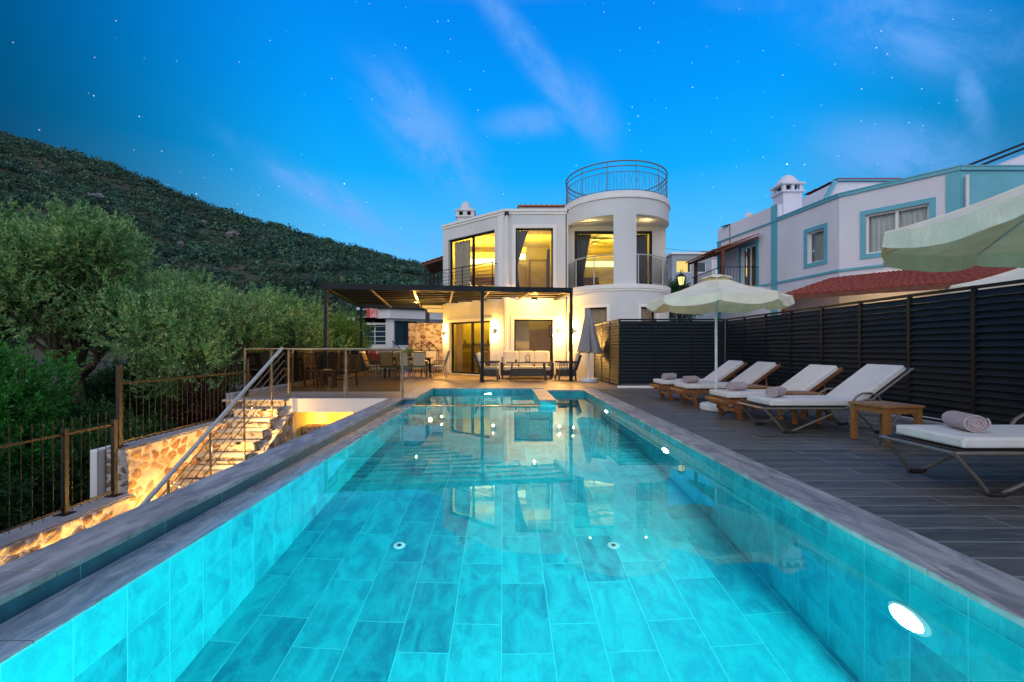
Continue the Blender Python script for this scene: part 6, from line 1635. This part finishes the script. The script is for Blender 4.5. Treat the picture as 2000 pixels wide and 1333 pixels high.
for (x_, y_, a, s_, lab) in ((-8.1, 21.5, 1.2, .93, 'bushy yellow-green clump seen through the left bay of the pergola'), (-12.4, 26.0, 2.2, 1.02, 'bushy green clump between the olive trees and the pergola post'), (-9.6, 27.5, 3.6, 1.06, 'tall green clump behind the pergola, left of the shop building')):
    c = copy_tree(bb); place(c, x_, y_, -2.6, a, s_, lab)
GS = 'dark shrubs below the olive trees'
sh = make_tree('shrub', 'x', 'shrub', 2.6, 1.5, 41, leaf='dark_leaf', nsp=1500, k=22, L_=.10, W_=.04, ls=.32, nb=8, low=.1, trunk_h=.15, tr=.05, group=GS)
place(sh, -7.7, 8.6, -3.1, 0, 1.0, 'dark green shrub directly behind the wall-end pier and iron posts')
shp = [(-8.2, 6.4, .3, 1.0, 'dark green shrub behind the near iron fence'), (-7.6, 10.9, 1.4, 1.0, 'dark green shrub behind the middle of the far iron fence'), (-9.6, 9.4, 2.0, 1.15, 'large dark green shrub under the left olive crown'),
       (-7.9, 13.2, 3.1, 1.0, 'dark green shrub behind the corner post of the glass railing'), (-10.8, 11.2, 4.2, 1.1, 'dark green shrub at the foot of the tall left olive'), (-8.0, 15.8, 5.0, 1.05, 'dark green shrub left of the screen fence'),
       (-12.6, 10.0, .9, 1.2, 'dark green shrub at the left edge under the olives'), (-7.7, 18.6, 2.5, 1.0, 'dark green shrub behind the screen fence'), (-10.5, 16.0, 1.9, 1.1, 'dark green shrub deep among the olive trunks'), (-7.2, 4.2, 1.9, .9, 'dark green shrub behind the nearest stretch of iron fence'),
       (-13.8, 16.2, 2.2, 1.25, 'large dark shrub far back between the trunks of the left olives'), (-16.5, 20.5, .6, 1.4, 'large dark shrub at the back left behind the olive trunks'), (-17.8, 16.0, 3.3, 1.3, 'dark shrub far back at the left edge of the photo')]
for (x_, y_, a, s_, lab) in shp: c = copy_tree(sh); place(c, x_, y_, -3.1, a, s_, lab)
fb = make_tree('leafy_bush', 'bright green leafy bush at the left edge in front of the olives', 'bush', 3.9, 1.35, 51, leaf='fresh_leaf', nsp=1900, k=22, L_=.085, W_=.035, ls=.34, nb=10, low=.1, trunk_h=.12, tr=.05, up=.9)
place(fb, -9.0, 7.9, -3.0, 0, 1.08)
rbh = make_tree('red_leaf_shrub', 'dark red-leaved shrub behind the top of the far iron fence', 'shrub', 1.5, .8, 61, leaf='red_leaf', nsp=420, k=20, L_=.10, W_=.045, ls=.25, nb=6, low=.1, trunk_h=.15, tr=.03)
place(rbh, -6.85, 10.6, -1.55, 0, 1.0)
c = copy_tree(sh); place(c, 9.2, 31, 0.4, 2.2, 1.35, 'dark bush beside the lit lantern, right of the round tower'); c['group'] = 'bushes on the right'
c = copy_tree(sh); place(c, 7.6, 26, .6, 1.2, 1.2, 'dark bush touching the right side of the round tower'); c['group'] = 'bushes on the right'
dtree = make_tree('garden_tree', 'dark feathery tree behind the top of the open parasol', 'tree', 6.2, 1.5, 71, leaf='dark_leaf', nsp=1300, k=20, L_=.13, W_=.035, ls=.5, nb=8, low=.4, tr=.09)
place(dtree, 12.8, 33, 0.2, 0, 1.0)
lr_ = np.random.default_rng(5)
# leaves of the table plant
P = np.array([-3.6, 17.2, .88]) + lr_.normal(0, .05, (60, 3)) * np.array([1, 1, .4]); V, F = sprigs(P, P - np.array([-3.6, 17.2, .8]), lr_, 14, .2, .05, .02, 1.0)
mesh_np('foliage', V - np.array([-3.6, 17.2, .76]), F, 'bamboo_leaf', vs_)

# hillside maquis: one dense cover of low bushes
r = np.random.default_rng(77)
def hill_shrubs(n, y0, y1, pxa, pxb):
    Y = (r.uniform(y0 ** 2, y1 ** 2, n)) ** .5; px = r.uniform(pxa, pxb, n); X = (px - 985) / 889 * Y
    return np.stack([X, Y, hill_z(X, Y)], 1)
S_ = np.concatenate([hill_shrubs(11500, 80, 306, -140, 900), hill_shrubs(1200, 90, 306, 900, 1500), hill_shrubs(500, 100, 306, 1500, 2100)])
keep = (vnoise(S_[:, 0], S_[:, 1], 9, 91) * .6 + vnoise(S_[:, 0], S_[:, 1], 3.5, 92) * .4) > .27; S_ = S_[keep]
ns = len(S_); k = 60
sz = .5 + 1.1 * r.random(ns) ** 1.5 + 2.0 * (r.random(ns) > .84) * r.uniform(.6, 1.2, ns) * (1 + .25 * (S_[:, 1] / 300))
d = unit(r.normal(size=(ns, k, 3)).reshape(-1, 3)).reshape(ns, k, 3); d[..., 2] = np.abs(d[..., 2])
P = S_[:, None, :] + d * sz[:, None, None] * r.uniform(.5, 1.1, (ns, k, 1)) * np.array([1.15, 1.15, .85]) + np.array([0, 0, .1])
nrm = unit((d + r.normal(0, .8, d.shape)).reshape(-1, 3)); n = len(nrm)
A = unit(np.cross(nrm, r.normal(size=(n, 3)))); B = np.cross(nrm, A); q = (np.repeat(.30 + sz * .70, k) * r.uniform(.12, .27, n))[:, None]
Pf = P.reshape(-1, 3)
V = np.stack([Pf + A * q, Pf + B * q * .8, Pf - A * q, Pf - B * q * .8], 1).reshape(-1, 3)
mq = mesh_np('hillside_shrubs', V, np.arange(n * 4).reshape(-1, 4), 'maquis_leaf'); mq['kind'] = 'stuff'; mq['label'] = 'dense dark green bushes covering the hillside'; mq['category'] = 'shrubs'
# pale rocks on the slope
def boulder(px, py_y, s_, lab, seed):
    Y = py_y; X = (px - 985) / 889 * Y; z = float(hill_z(np.array([X]), np.array([Y]))[0])
    rr = np.random.default_rng(seed); t = thing('boulder', lab, 'rock', (X, Y, z)); 
    import bmesh
    bm = bmesh.new(); bmesh.ops.create_icosphere(bm, subdivisions=3, radius=1)
    for v in bm.verts:
        c = v.co; f = 1 + .22 * math.sin(c.x * 3 + seed) + .2 * math.sin(c.y * 4 + seed * 2) + .20 * math.sin(c.z * 7 + c.x * 6) + .1 * math.sin(c.x * 13 + c.y * 11) + rr.normal(0, .07)
        v.co = Vector((c.x * f * s_ * .85, c.y * f * s_ * .8, c.z * f * s_ * .75 + s_ * .35))
    me = bpy.data.meshes.new('stone'); bm.to_mesh(me); bm.free(); me.materials.append(M('boulder'))
    o = bpy.data.objects.new('stone', me); COL.objects.link(o); o.parent = t
boulder(190, 205, 3.6, 'large pale grey boulder high on the dark hillside, left', 3)
boulder(160, 200, 2.2, 'small pale boulder just left of the large one on the hillside', 4)
boulder(395, 215, 2.6, 'low pale boulder in the middle of the hillside', 5)
boulder(450, 200, 3.0, 'wide pale outcrop right of centre on the hillside', 6)
boulder(90, 235, 2.6, 'pale outcrop high near the left end of the ridge', 7)
boulder(355, 165, 1.8, 'small pale rock low on the hillside above the olive trees', 8)
boulder(560, 285, 2.6, 'pale rock cluster standing on the ridge line', 9)
